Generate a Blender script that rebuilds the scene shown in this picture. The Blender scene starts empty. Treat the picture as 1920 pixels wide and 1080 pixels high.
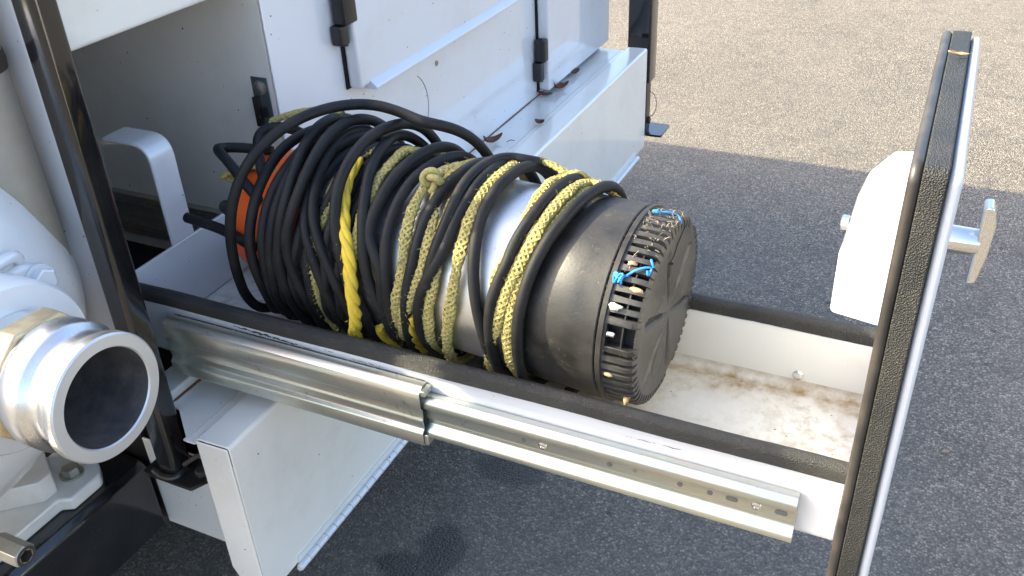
import bpy, bmesh, math, random
from mathutils import Vector, Matrix
random.seed(7)
R = math.radians
scene = bpy.context.scene
COL = scene.collection

# ------------------------------------------------------------------ camera
cam_d = bpy.data.cameras.new('camera')
cam = bpy.data.objects.new('camera', cam_d)
COL.objects.link(cam)
cam_d.sensor_width = 36.0
cam_d.lens = 36.0 * 1723.66 / 1920.0
cam_d.clip_start = 0.02
cam_d.clip_end = 500.0
rx = Vector((0.90503101, 0.42338231, -0.04082019))
dn = Vector((0.19373421, -0.49575286, -0.84657909))
fw = Vector((-0.37866334, 0.75827206, -0.53069535))
M = Matrix((( rx.x, -dn.x, -fw.x, 0.4441),
            ( rx.y, -dn.y, -fw.y, -0.8359),
            ( rx.z, -dn.z, -fw.z, 0.7499),
            (0, 0, 0, 1)))
cam.matrix_world = M
scene.camera = cam

# ------------------------------------------------------------------ sky, sun, exposure
SUN = Vector((-1.43, -0.50, 1.02)).normalized()      # towards the sun
sun_el = math.asin(SUN.z)
sun_rot = math.atan2(SUN.x, SUN.y)
world = bpy.data.worlds.new('World')
scene.world = world
world.use_nodes = True
wn = world.node_tree
for n in list(wn.nodes):
    wn.nodes.remove(n)
w_out = wn.nodes.new('ShaderNodeOutputWorld')
w_bg = wn.nodes.new('ShaderNodeBackground')
w_sky = wn.nodes.new('ShaderNodeTexSky')
w_sky.sky_type = 'NISHITA'
w_sky.sun_disc = False
w_sky.sun_elevation = sun_el
w_sky.sun_rotation = sun_rot
w_sky.air_density = 1.0
w_sky.dust_density = 4.0
w_sky.ozone_density = 1.6
w_bg.inputs['Strength'].default_value = 0.15
wn.links.new(w_sky.outputs[0], w_bg.inputs[0])
wn.links.new(w_bg.outputs[0], w_out.inputs[0])

sun_d = bpy.data.lights.new('sun', 'SUN')
sun_d.energy = 3.0
sun_d.angle = R(0.53)
sun_d.color = (1.0, 0.91, 0.63)
sun = bpy.data.objects.new('sun', sun_d)
COL.objects.link(sun)
sun.rotation_euler = SUN.to_track_quat('Z', 'Y').to_euler()

scene.view_settings.view_transform = 'Standard'
scene.view_settings.look = 'None'
scene.view_settings.gamma = 1.0
scene.view_settings.use_curve_mapping = False
scene.view_settings.exposure = 2.12
scene.cycles.max_bounces = 10
scene.cycles.diffuse_bounces = 5
scene.cycles.glossy_bounces = 5

# ------------------------------------------------------------------ materials
MATS = {}

class NT:
    """small helper round a node tree"""
    def __init__(self, name):
        m = bpy.data.materials.new(name)
        m.use_nodes = True
        self.m = m
        self.t = m.node_tree
        for n in list(self.t.nodes):
            self.t.nodes.remove(n)
        self.out = self.t.nodes.new('ShaderNodeOutputMaterial')
        self.b = self.t.nodes.new('ShaderNodeBsdfPrincipled')
        self.t.links.new(self.b.outputs[0], self.out.inputs[0])
        self.pos = self.t.nodes.new('ShaderNodeNewGeometry').outputs['Position']
        MATS[name] = m

    def n(self, typ, **kw):
        x = self.t.nodes.new(typ)
        for k, v in kw.items():
            setattr(x, k, v)
        return x

    def l(self, a, b):
        self.t.links.new(a, b)

    def set(self, **kw):
        for k, v in kw.items():
            k = k.replace('_', ' ')
            i = self.b.inputs[k]
            if hasattr(v, 'is_linked') or isinstance(v, bpy.types.NodeSocket):
                self.l(v, i)
            else:
                i.default_value = v

    def mapping(self, scale=(1, 1, 1), loc=(0, 0, 0), rot=(0, 0, 0)):
        m = self.n('ShaderNodeMapping')
        m.inputs['Scale'].default_value = scale
        m.inputs['Location'].default_value = loc
        m.inputs['Rotation'].default_value = rot
        self.l(self.pos, m.inputs[0])
        return m.outputs[0]

    def noise(self, scale, detail=4.0, rough=0.55, vec=None, dist=0.0):
        x = self.n('ShaderNodeTexNoise')
        x.inputs['Scale'].default_value = scale
        x.inputs['Detail'].default_value = detail
        x.inputs['Roughness'].default_value = rough
        x.inputs['Distortion'].default_value = dist
        self.l(vec or self.pos, x.inputs['Vector'])
        return x.outputs['Fac']

    def voro(self, scale, vec=None, feature='F1', rnd=1.0):
        x = self.n('ShaderNodeTexVoronoi')
        x.feature = feature
        x.inputs['Scale'].default_value = scale
        x.inputs['Randomness'].default_value = rnd
        self.l(vec or self.pos, x.inputs['Vector'])
        return x

    def ramp(self, fac, stops, interp='LINEAR'):
        x = self.n('ShaderNodeValToRGB')
        x.color_ramp.interpolation = interp
        e = x.color_ramp.elements
        while len(e) < len(stops):
            e.new(0.5)
        for i, (p, c) in enumerate(stops):
            e[i].position = p
            if isinstance(c, (int, float)):
                c = (c, c, c)
            e[i].color = (c[0], c[1], c[2], 1.0)
        self.l(fac, x.inputs[0])
        return x.outputs[0]

    def mix(self, fac, a, b, mode='MIX'):
        x = self.n('ShaderNodeMix')
        x.data_type = 'RGBA'
        x.blend_type = mode
        for sock, v in ((x.inputs[0], fac), (x.inputs[6], a), (x.inputs[7], b)):
            if isinstance(v, bpy.types.NodeSocket):
                self.l(v, sock)
            elif isinstance(v, (int, float)):
                sock.default_value = v
            else:
                sock.default_value = (v[0], v[1], v[2], 1.0)
        return x.outputs[2]

    def math(self, op, a, b=None, clamp=False):
        x = self.n('ShaderNodeMath')
        x.operation = op
        x.use_clamp = clamp
        for i, v in enumerate((a, b)):
            if v is None:
                continue
            if isinstance(v, bpy.types.NodeSocket):
                self.l(v, x.inputs[i])
            else:
                x.inputs[i].default_value = v
        return x.outputs[0]

    def sep(self):
        x = self.n('ShaderNodeSeparateXYZ')
        self.l(self.pos, x.inputs[0])
        return x.outputs

    def bump(self, h, strength=0.3, dist=0.001):
        x = self.n('ShaderNodeBump')
        x.inputs['Strength'].default_value = strength
        x.inputs['Distance'].default_value = dist
        self.l(h, x.inputs['Height'])
        self.l(x.outputs[0], self.b.inputs['Normal'])
        return x


def specks(t, scale, size, keep):
    """sparse little specks: 1 inside a speck"""
    v = t.voro(scale)
    nz = t.noise(scale * 5, 2)
    d = t.math('ADD', v.outputs['Distance'], t.math('MULTIPLY', t.math('SUBTRACT', nz, 0.5), size * 2.2))
    sp = t.math('LESS_THAN', d, size)
    sx = t.n('ShaderNodeSeparateColor')
    t.l(v.outputs['Color'], sx.inputs[0])
    kp = t.math('GREATER_THAN', sx.outputs[0], 1 - keep)
    big = t.noise(3.0, 2)
    zone = t.math('GREATER_THAN', big, 0.42)
    return t.math('MULTIPLY', t.math('MULTIPLY', sp, kp), zone)


def white_paint(name, base=(0.70, 0.69, 0.695), dirt=0.38, speck=0.6, coat=1.0):
    t = NT(name)
    g = t.noise(5.0, 6, 0.6)
    g2 = t.noise(38.0, 4, 0.6)
    dm = t.math('MULTIPLY', t.ramp(g, [(0.46, 0), (0.78, 1)]), dirt)
    dm = t.math('MULTIPLY', dm, t.ramp(g2, [(0.3, 0.3), (0.7, 1)]))
    col = t.mix(dm, base, (0.50, 0.44, 0.34))
    s1 = specks(t, 34.0, 0.055, speck)
    s2 = specks(t, 90.0, 0.07, speck * 0.4)
    sp = t.math('MAXIMUM', s1, s2)
    col = t.mix(sp, col, (0.05, 0.035, 0.028))
    t.set(Base_Color=col, Roughness=0.32)
    t.set(Coat_Weight=coat, Coat_Roughness=0.035, Coat_IOR=1.6)
    h = t.noise(60.0, 3, 0.5)
    t.bump(h, 0.06, 0.0008)
    t.set(Coat_Normal=t.b.inputs['Normal'].links[0].from_socket)
    return t


white_paint('white_paint')
white_paint('bounce_lit_paint', base=(0.86, 0.805, 0.715), dirt=0.4, speck=0.4)  # white paint with warm bounced light put into its colour
white_paint('tray_paint', base=(0.58, 0.585, 0.60), dirt=0.25, speck=0.3)
white_paint('white_paint_clean', base=(0.67, 0.67, 0.68), dirt=0.08, speck=0.12)
white_paint('white_paint_dirty', base=(0.74, 0.715, 0.66), dirt=0.75, speck=0.7)

t = white_paint('cast_white_paint', base=(0.70, 0.695, 0.69), dirt=0.35, speck=0.25, coat=0.6)
t.bump(t.math('ADD', t.noise(130.0, 5, 0.65), t.math('MULTIPLY', t.noise(24.0, 4), 1.6)), 0.35, 0.0016)
# drawer inside, with dried brown tide marks on the floor
t = NT('drawer_lining')
x, y, z = t.sep()
n1 = t.noise(9.0, 6, 0.62, dist=0.6)
n2 = t.noise(42.0, 6, 0.65)
n3 = t.noise(150.0, 4, 0.6)
floor = t.math('LESS_THAN', z, -0.083)
edge_far = t.math('ABSOLUTE', t.math('SUBTRACT', y, 0.262))
edge_near = t.math('ABSOLUTE', t.math('SUBTRACT', y, 0.085))
wob = t.math('MULTIPLY', t.math('SUBTRACT', n1, 0.5), 0.13)
band = t.ramp(t.math('ABSOLUTE', t.math('ADD', edge_far, wob)), [(0.004, 1.0), (0.028, 0.22), (0.06, 0)])
band2 = t.ramp(t.math('ABSOLUTE', t.math('ADD', edge_near, wob)), [(0.0, 1.0), (0.026, 0.4), (0.07, 0)])
tide = t.ramp(t.math('ABSOLUTE', t.math('SUBTRACT', n1, 0.515)), [(0.0, 1.0), (0.012, 0.55), (0.03, 0.0)])
mott = t.math('MULTIPLY', t.ramp(n2, [(0.46, 0), (0.62, 1)]), 0.9)
stain = t.math('MAXIMUM', t.math('MULTIPLY', t.math('MAXIMUM', band, band2), 1.0), t.math('MULTIPLY', tide, 0.4))
stain = t.math('MULTIPLY', stain, t.ramp(n2, [(0.30, 0.3), (0.62, 1.0)]))
stain = t.math('MAXIMUM', stain, t.math('MULTIPLY', mott, t.ramp(n1, [(0.38, 0.1), (0.62, 0.65)])))
stain = t.math('MULTIPLY', stain, floor)
col = t.mix(stain, (0.68, 0.665, 0.61), (0.30, 0.20, 0.085))
wall_d = t.math('MULTIPLY', t.ramp(n1, [(0.5, 0), (0.8, 0.35)]), t.math('SUBTRACT', 1.0, floor))
col = t.mix(wall_d, col, (0.58, 0.55, 0.46))
sp = t.math('MULTIPLY', specks(t, 60.0, 0.07, 0.5), floor)
col = t.mix(sp, col, (0.07, 0.05, 0.04))
t.set(Base_Color=col, Roughness=t.ramp(n2, [(0.35, 0.34), (0.65, 0.62)]), Coat_Weight=0.35, Coat_Roughness=0.15)
t.bump(n2, 0.25, 0.0012)

# black gloss paint
t = NT('black_gloss')
n1 = t.noise(220.0, 3)
n2 = t.noise(14.0, 5)
sp = specks(t, 120.0, 0.09, 0.25)
col = t.mix(sp, t.mix(t.ramp(n2, [(0.45, 0), (0.8, 0.5)]), (0.008, 0.008, 0.009), (0.03, 0.026, 0.021)), (0.07, 0.065, 0.055))
t.set(Base_Color=col, Roughness=t.ramp(n2, [(0.3, 0.10), (0.75, 0.26)]), Coat_Weight=0.6, Coat_Roughness=0.08)
t.bump(t.noise(24.0, 3), 0.22, 0.002)

t = NT('black_dusty_paint')
n2 = t.noise(20.0, 6)
n3 = t.noise(160.0, 4)
col = t.mix(t.ramp(n2, [(0.38, 0), (0.75, 0.8)]), (0.010, 0.010, 0.011), (0.045, 0.038, 0.03))
col = t.mix(specks(t, 70.0, 0.08, 0.4), col, (0.2, 0.18, 0.15))
t.set(Base_Color=col, Roughness=0.34)
t.bump(n3, 0.2, 0.001)

# black rubber cable jacket
t = NT('cable_rubber')
n1 = t.noise(26.0, 6, 0.65)
n2 = t.noise(420.0, 4, 0.6)
v = t.voro(700.0)
col = t.mix(t.ramp(n1, [(0.40, 0.0), (0.75, 0.9)]), (0.0075, 0.0075, 0.008), (0.024, 0.0225, 0.021))
col = t.mix(specks(t, 160.0, 0.07, 0.35), col, (0.22, 0.20, 0.17))
t.set(Base_Color=col, Roughness=t.ramp(n1, [(0.3, 0.48), (0.7, 0.7)]), Specular_IOR_Level=0.26)
t.bump(n2, 0.5, 0.0007)

# moulded black plastic with dust
t = NT('black_plastic')
n1 = t.noise(16.0, 7, 0.66, dist=0.4)
n2 = t.noise(300.0, 5, 0.65)
n3 = t.noise(70.0, 5, 0.7)
col = t.mix(t.ramp(n1, [(0.36, 0.0), (0.72, 1.0)]), (0.011, 0.0105, 0.010), (0.033, 0.030, 0.026))
col = t.mix(t.math('MULTIPLY', t.ramp(n3, [(0.62, 0), (0.75, 1)]), 0.35), col, (0.16, 0.145, 0.12))
sc = t.noise(1.0, 5, 0.6, vec=t.mapping((25, 160, 420), rot=(0.3, 0.5, 0.2)))
col = t.mix(t.math('MULTIPLY', t.ramp(sc, [(0.66, 0), (0.70, 1)]), 0.3), col, (0.17, 0.16, 0.14))
col = t.mix(specks(t, 150.0, 0.07, 0.18), col, (0.20, 0.18, 0.15))
t.set(Base_Color=col, Roughness=t.ramp(n1, [(0.3, 0.36), (0.72, 0.60)]))
t.bump(n2, 0.35, 0.0006)

t = NT('dusty_plastic')
n1 = t.noise(16.0, 7, 0.66, dist=0.4)
n2 = t.noise(300.0, 5, 0.65)
n3 = t.noise(70.0, 5, 0.7)
col = t.mix(t.ramp(n1, [(0.36, 0.0), (0.72, 1.0)]), (0.026, 0.025, 0.024), (0.068, 0.064, 0.057))
col = t.mix(t.math('MULTIPLY', t.ramp(n3, [(0.62, 0), (0.75, 1)]), 0.35), col, (0.16, 0.145, 0.12))
sc = t.noise(1.0, 5, 0.6, vec=t.mapping((25, 160, 420), rot=(0.3, 0.5, 0.2)))
col = t.mix(t.math('MULTIPLY', t.ramp(sc, [(0.66, 0), (0.70, 1)]), 0.3), col, (0.17, 0.16, 0.14))
col = t.mix(specks(t, 150.0, 0.07, 0.18), col, (0.20, 0.18, 0.15))
t.set(Base_Color=col, Roughness=t.ramp(n1, [(0.3, 0.36), (0.72, 0.60)]))
t.bump(n2, 0.35, 0.0006)

t = NT('black_void')
t.set(Base_Color=(0.006, 0.006, 0.006, 1), Roughness=0.8)

# grained foam / trim seal
t = NT('trim_rubber')
v = t.voro(640.0)
n1 = t.noise(480.0, 5, 0.65)
n2 = t.noise(18.0, 4)
col = t.mix(t.ramp(n2, [(0.4, 0), (0.7, 0.8)]), (0.020, 0.020, 0.019), (0.040, 0.037, 0.031))
sp = t.math('LESS_THAN', t.voro(210.0).outputs['Distance'], 0.13)
col = t.mix(t.math('MULTIPLY', sp, t.ramp(n2, [(0.42, 0.0), (0.65, 0.55)])), col, (0.24, 0.22, 0.17))
t.set(Base_Color=col, Roughness=0.52, Specular_IOR_Level=0.45)
t.bump(t.math('ADD', v.outputs['Distance'], n1), 0.9, 0.0015)

t = NT('bulb_rubber')
n1 = t.noise(30.0, 5)
col = t.mix(t.ramp(n1, [(0.35, 0), (0.75, 1)]), (0.022, 0.021, 0.02), (0.055, 0.046, 0.04))
t.set(Base_Color=col, Roughness=0.42)
t.bump(t.noise(500.0, 3), 0.25, 0.0005)

# stainless pump shell
t = NT('stainless_shell')
n1 = t.noise(13.0, 6, 0.6)
br = t.noise(1.0, 4, 0.6, vec=t.mapping((700, 18, 18)))
n2 = t.noise(120.0, 5, 0.7)
col = t.mix(t.ramp(n1, [(0.35, 0), (0.7, 1)]), (0.86, 0.85, 0.83), (0.68, 0.67, 0.645))
col = t.mix(t.math('MULTIPLY', t.ramp(n2, [(0.6, 0), (0.72, 1)]), 0.5), col, (0.24, 0.22, 0.19))
t.set(Base_Color=col, Metallic=1.0, Roughness=t.ramp(n1, [(0.3, 0.36), (0.7, 0.50)]))
t.bump(br, 0.12, 0.0004)

# zinc plated slide with yellow / pink passivation
t = NT('zinc_plate')
st = t.noise(1.0, 5, 0.55, vec=t.mapping((7, 130, 130)))
n1 = t.noise(9.0, 4)
col = t.ramp(st, [(0.28, (0.44, 0.52, 0.47)), (0.45, (0.60, 0.60, 0.50)), (0.55, (0.62, 0.53, 0.48)), (0.7, (0.47, 0.58, 0.53))])
col = t.mix(t.ramp(n1, [(0.4, 0), (0.6, 1)]), col, (0.53, 0.56, 0.50))
dk = t.math('MULTIPLY', t.ramp(t.noise(60.0, 6, 0.7), [(0.62, 0), (0.70, 1)]), 0.4)
col = t.mix(dk, col, (0.10, 0.085, 0.06))
t.set(Base_Color=col, Metallic=0.9, Roughness=0.32)
t.bump(t.noise(1.0, 3, vec=t.mapping((60, 900, 900))), 0.08, 0.0004)

t = NT('dark_grease')
n1 = t.noise(170.0, 5, 0.7)
col = t.mix(t.ramp(n1, [(0.58, 0), (0.66, 1)]), (0.028, 0.022, 0.018), (0.45, 0.43, 0.36))
t.set(Base_Color=col, Roughness=0.4)
t.bump(n1, 0.6, 0.0012)

t = NT('weathered_steel')
n1 = t.noise(60.0, 5, 0.6)
t.set(Base_Color=t.mix(n1, (0.30, 0.28, 0.23), (0.56, 0.53, 0.45)), Metallic=0.8, Roughness=0.42)

t = NT('dark_zinc')
t.set(Base_Color=(0.20, 0.235, 0.245, 1), Metallic=0.8, Roughness=0.35)

t = NT('flake_brown')
t.set(Base_Color=(0.055, 0.038, 0.028, 1), Roughness=0.8)

t = NT('slot_shade')
t.set(Base_Color=(0.10, 0.10, 0.09, 1), Roughness=0.5)

t = NT('polished_steel')
t.set(Base_Color=(0.80, 0.79, 0.77, 1), Metallic=1.0, Roughness=0.13)
t.bump(t.noise(40.0, 3), 0.05, 0.0006)

t = NT('cast_aluminium')
n1 = t.noise(22.0, 6, 0.6)
n2 = t.noise(240.0, 4, 0.6)
col = t.mix(t.ramp(n1, [(0.4, 0), (0.75, 1)]), (0.76, 0.76, 0.76), (0.58, 0.57, 0.54))
t.set(Base_Color=col, Metallic=1.0, Roughness=t.ramp(n1, [(0.3, 0.22), (0.75, 0.42)]))
t.bump(n2, 0.15, 0.0006)

t = NT('aluminium_face')
n2 = t.noise(180.0, 4, 0.6)
t.set(Base_Color=(0.70, 0.69, 0.66, 1), Metallic=0.75, Roughness=0.46)
t.bump(n2, 0.15, 0.0005)

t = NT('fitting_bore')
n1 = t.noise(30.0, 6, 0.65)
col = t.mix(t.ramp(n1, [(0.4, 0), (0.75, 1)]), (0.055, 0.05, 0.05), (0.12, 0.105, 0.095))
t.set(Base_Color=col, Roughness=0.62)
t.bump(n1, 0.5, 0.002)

t = NT('tarnished_brass')
n1 = t.noise(26.0, 6, 0.65)
col = t.mix(t.ramp(n1, [(0.4, 0), (0.7, 1)]), (0.70, 0.58, 0.36), (0.50, 0.36, 0.20))
t.set(Base_Color=col, Metallic=0.8, Roughness=0.40)
t.bump(t.noise(200.0, 4), 0.2, 0.0006)

t = NT('rust')
n1 = t.noise(90.0, 6, 0.7)
col = t.mix(n1, (0.10, 0.030, 0.012), (0.30, 0.11, 0.035))
t.set(Base_Color=col, Roughness=0.85)
t.bump(n1, 0.6, 0.001)

t = NT('orange_plastic')
n1 = t.noise(40.0, 5)
col = t.mix(t.ramp(n1, [(0.4, 0), (0.8, 0.5)]), (0.88, 0.125, 0.015), (0.66, 0.11, 0.03))
t.set(Base_Color=col, Roughness=0.42)

t = NT('olive_rope')
n1 = t.noise(14.0, 4)
n2 = t.noise(900.0, 3, 0.6)
n3 = t.noise(240.0, 3, 0.6)
col = t.mix(t.ramp(n1, [(0.35, 0), (0.65, 1)]), (0.43, 0.355, 0.125), (0.33, 0.285, 0.11))
col = t.mix(t.ramp(n3, [(0.35, 0.6), (0.6, 0)]), col, (0.19, 0.16, 0.055))
t.set(Base_Color=col, Roughness=0.85, Specular_IOR_Level=0.25)
t.bump(n2, 0.6, 0.0009)

t = NT('yellow_rope')
n1 = t.noise(50.0, 4)
n2 = t.noise(1.0, 3, 0.6, vec=t.mapping((900, 900, 120)))
col = t.mix(t.ramp(n1, [(0.35, 0), (0.7, 1)]), (0.86, 0.58, 0.05), (0.70, 0.52, 0.07))
t.set(Base_Color=col, Roughness=0.75, Specular_IOR_Level=0.25)
t.bump(t.math('ADD', n2, t.noise(700.0, 3)), 0.9, 0.0012)

t = NT('blue_twine')
t.set(Base_Color=(0.02, 0.22, 0.62, 1), Roughness=0.5)
t.bump(t.noise(1200.0, 2), 0.6, 0.0006)

t = NT('dead_leaf')
n1 = t.noise(160.0, 5, 0.6)
col = t.mix(n1, (0.045, 0.016, 0.010), (0.21, 0.075, 0.035))
t.set(Base_Color=col, Roughness=0.6)

t = NT('tan_leaf')
n1 = t.noise(260.0, 5, 0.6)
col = t.mix(n1, (0.20, 0.12, 0.06), (0.52, 0.38, 0.22))
t.set(Base_Color=col, Roughness=0.7)

t = NT('grey_litter')
n1 = t.noise(300.0, 4, 0.6)
t.set(Base_Color=t.mix(n1, (0.06, 0.05, 0.04), (0.36, 0.31, 0.24)), Roughness=0.85)

t = NT('tan_housing')
n1 = t.noise(30.0, 5, 0.6)
col = t.mix(n1, (0.25, 0.22, 0.175), (0.36, 0.32, 0.26))
t.set(Base_Color=col, Roughness=0.55)
t.bump(t.noise(150.0, 4), 0.3, 0.001)

# asphalt: pale stones in dark binder
t = NT('asphalt')
x, y, z = t.sep()
v1 = t.voro(190.0)
v2 = t.voro(400.0)
sc1 = t.n('ShaderNodeSeparateColor'); t.l(v1.outputs['Color'], sc1.inputs[0])
sc2 = t.n('ShaderNodeSeparateColor'); t.l(v2.outputs['Color'], sc2.inputs[0])
stone = t.ramp(sc1.outputs[0], [(0.0, (0.062, 0.054, 0.046)), (0.38, (0.148, 0.128, 0.102)), (0.66, (0.250, 0.212, 0.162)), (0.86, (0.39, 0.33, 0.245)), (1.0, (0.59, 0.505, 0.38))])
fine = t.ramp(sc2.outputs[0], [(0.0, (0.05, 0.045, 0.042)), (0.6, (0.17, 0.148, 0.118)), (1.0, (0.42, 0.365, 0.285))])
col = t.mix(0.38, stone, fine)
gap = t.ramp(v1.outputs['Distance'], [(0.38, 0.0), (0.72, 1.0)])
col = t.mix(t.math('MULTIPLY', gap, 0.72), col, (0.035, 0.031, 0.029))
nb = t.noise(1.3, 5, 0.6)
nm = t.noise(11.0, 5, 0.6)
col = t.mix(t.ramp(nb, [(0.35, 0.0), (0.7, 0.30)]), col, (0.25, 0.217, 0.18))
col = t.mix(t.math('MULTIPLY', t.ramp(nm, [(0.50, 0), (0.72, 1)]), 0.42), col, (0.06, 0.056, 0.05))
n45 = t.noise(48.0, 4, 0.6)
col = t.mix(t.math('MULTIPLY', t.ramp(n45, [(0.46, 0), (0.68, 1)]), 0.45), col, (0.055, 0.048, 0.042))
spots = specks(t, 11.0, 0.075, 0.4)
col = t.mix(t.math('MULTIPLY', spots, 0.75), col, (0.035, 0.030, 0.026))
nl = t.noise(0.55, 4, 0.65)
col = t.mix(t.math('MULTIPLY', t.ramp(nl, [(0.42, 0), (0.62, 1)]), 0.24), col, (0.09, 0.082, 0.072))
def blot(cx, cy, rx_, ry_):
    dx = t.math('DIVIDE', t.math('SUBTRACT', x, cx), rx_)
    dy = t.math('DIVIDE', t.math('SUBTRACT', y, cy), ry_)
    d = t.math('SQRT', t.math('ADD', t.math('MULTIPLY', dx, dx), t.math('MULTIPLY', dy, dy)))
    d = t.math('ADD', d, t.math('MULTIPLY', t.math('SUBTRACT', t.noise(22.0, 4), 0.5), 1.1))
    return t.ramp(d, [(0.72, 1.0), (1.02, 0.0)])
wet = t.math('MAXIMUM', blot(-0.294, 0.577, 0.09, 0.055), t.math('MAXIMUM', blot(-0.326, 0.305, 0.06, 0.085), blot(-0.358, 0.236, 0.09, 0.05)))
col = t.mix(t.math('MULTIPLY', wet, 0.74), col, (0.028, 0.027, 0.028))
t.set(Base_Color=col, Roughness=t.math('SUBTRACT', 0.74, t.math('MULTIPLY', wet, 0.30)), Specular_IOR_Level=0.5)
h = t.math('ADD', t.math('MULTIPLY', v1.outputs['Distance'], -1.0), t.math('MULTIPLY', v2.outputs['Distance'], -0.35))
t.bump(h, 0.85, 0.004)

# ------------------------------------------------------------------ geometry helpers
class MB:
    def __init__(self):
        self.v = []
        self.f = []

    def add(self, vs, fs):
        k = len(self.v)
        self.v += [tuple(p) for p in vs]
        self.f += [tuple(i + k for i in f) for f in fs]
        return self

    def box(self, x0, x1, y0, y1, z0, z1):
        vs = [(x, y, z) for x in (x0, x1) for y in (y0, y1) for z in (z0, z1)]
        return self.add(vs, [(0, 1, 3, 2), (4, 6, 7, 5), (0, 4, 5, 1), (2, 3, 7, 6), (0, 2, 6, 4), (1, 5, 7, 3)])

    def prism(self, prof, axis, lo, hi):
        """closed outline extruded along a world axis; outline coordinates are the other two axes in order"""
        n = len(prof)
        def P(a, b, c):
            return {'x': (c, a, b), 'y': (a, c, b), 'z': (a, b, c)}[axis]
        vs = [P(a, b, lo) for a, b in prof] + [P(a, b, hi) for a, b in prof]
        fs = [(i, (i + 1) % n, n + (i + 1) % n, n + i) for i in range(n)]
        fs += [tuple(range(n - 1, -1, -1)), tuple(range(n, 2 * n))]
        return self.add(vs, fs)

    def lathe(self, prof, o, a, u, w, n=64, close=False, caps=(True, True)):
        """prof = [(s, r)]: s along a from o; rings in u, w"""
        o, a, u, w = Vector(o), Vector(a), Vector(u), Vector(w)
        vs, fs = [], []
        for s, r in prof:
            for i in range(n):
                t = 2 * math.pi * i / n
                vs.append(o + a * s + (u * math.cos(t) + w * math.sin(t)) * r)
        m = len(prof)
        for j in range(m - 1 if not close else m):
            for i in range(n):
                k = (i + 1) % n
                j2 = (j + 1) % m
                fs.append((j * n + i, j * n + k, j2 * n + k, j2 * n + i))
        if not close:
            if caps[0] and prof[0][1] > 1e-6:
                fs.append(tuple(range(n - 1, -1, -1)))
            if caps[1] and prof[-1][1] > 1e-6:
                fs.append(tuple((m - 1) * n + i for i in range(n)))
        return self.add(vs, fs)

    def tube(self, pts, r, n=10, caps=True, flat=None):
        pts = [Vector(p) for p in pts]
        m = len(pts)
        rs = r if isinstance(r, (list, tuple)) else [r] * m
        T = []
        for i in range(m):
            d = pts[min(i + 1, m - 1)] - pts[max(i - 1, 0)]
            T.append(d.normalized() if d.length > 1e-9 else Vector((0, 0, 1)))
        nrm = T[0].orthogonal().normalized()
        vs, fs = [], []
        for i in range(m):
            nrm = (nrm - T[i] * nrm.dot(T[i])).normalized()
            bi = T[i].cross(nrm)
            for k in range(n):
                a = 2 * math.pi * k / n
                vs.append(pts[i] + (nrm * math.cos(a) + bi * math.sin(a)) * rs[i])
        for i in range(m - 1):
            for k in range(n):
                q = (k + 1) % n
                fs.append((i * n + k, i * n + q, (i + 1) * n + q, (i + 1) * n + k))
        if caps:
            fs.append(tuple(range(n - 1, -1, -1)))
            fs.append(tuple((m - 1) * n + k for k in range(n)))
        return self.add(vs, fs)

    def hexa(self, c, a, r, h, up=Vector((0, 0, 1)), ch=0.12):
        """hexagon head with a chamfered top: base at c, rising h along a"""
        a = Vector(a).normalized()
        u = up - a * up.dot(a)
        u = u.normalized() if u.length > 1e-5 else a.orthogonal().normalized()
        w = a.cross(u)
        return self.lathe([(0, r), (h * (1 - ch), r), (h, r * 0.86)], c, a, u, w, 6)


def mesh(name, mb, mat, smooth=38.0, recalc=True):
    me = bpy.data.meshes.new(name)
    me.from_pydata(mb.v, [], mb.f)
    if recalc:
        b = bmesh.new()
        b.from_mesh(me)
        bmesh.ops.recalc_face_normals(b, faces=b.faces)
        b.to_mesh(me)
        b.free()
    me.materials.append(MATS[mat])
    if smooth:
        me.polygons.foreach_set('use_smooth', [True] * len(me.polygons))
        me.set_sharp_from_angle(angle=R(smooth))
    me.update()
    return me


def put(o, parent):
    COL.objects.link(o)
    if parent is not None:
        o.parent = parent
        m = Matrix.Identity(4)
        p = parent
        while p is not None:
            m = Matrix.Translation(p.location) @ m
            p = p.parent if p.parent is not None and p.type == 'EMPTY' else None
        o.matrix_parent_inverse = m.inverted()
    return o


def obj(name, mb, mat, parent=None, smooth=38.0, bevel=0.0, seg=2, label=None):
    me = mb if isinstance(mb, bpy.types.Mesh) else mesh(name, mb, mat, smooth)
    o = bpy.data.objects.new(name, me)
    put(o, parent)
    if bevel:
        md = o.modifiers.new('edge', 'BEVEL')
        md.width = bevel
        md.segments = seg
        md.limit_method = 'ANGLE'
        md.angle_limit = R(35)
        md.harden_normals = False
    if label:
        o['label'] = label
    return o


def thing(name, label, cat, loc, group=None):
    o = bpy.data.objects.new(name, None)
    o.empty_display_size = 0.05
    o.location = loc
    COL.objects.link(o)
    o['label'] = label
    o['category'] = cat
    if group:
        o['group'] = group
    return o


def tag(o, label, cat, group=None):
    o['label'] = label
    o['category'] = cat
    if group:
        o['group'] = group
    return o


def rrect(a0, a1, b0, b1, r, n=5):
    """rounded rectangle outline"""
    out = []
    for cx, cy, s in ((a1 - r, b1 - r, 0), (a0 + r, b1 - r, 90), (a0 + r, b0 + r, 180), (a1 - r, b0 + r, 270)):
        for i in range(n + 1):
            t = R(s + 90.0 * i / n)
            out.append((cx + r * math.cos(t), cy + r * math.sin(t)))
    return out


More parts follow.
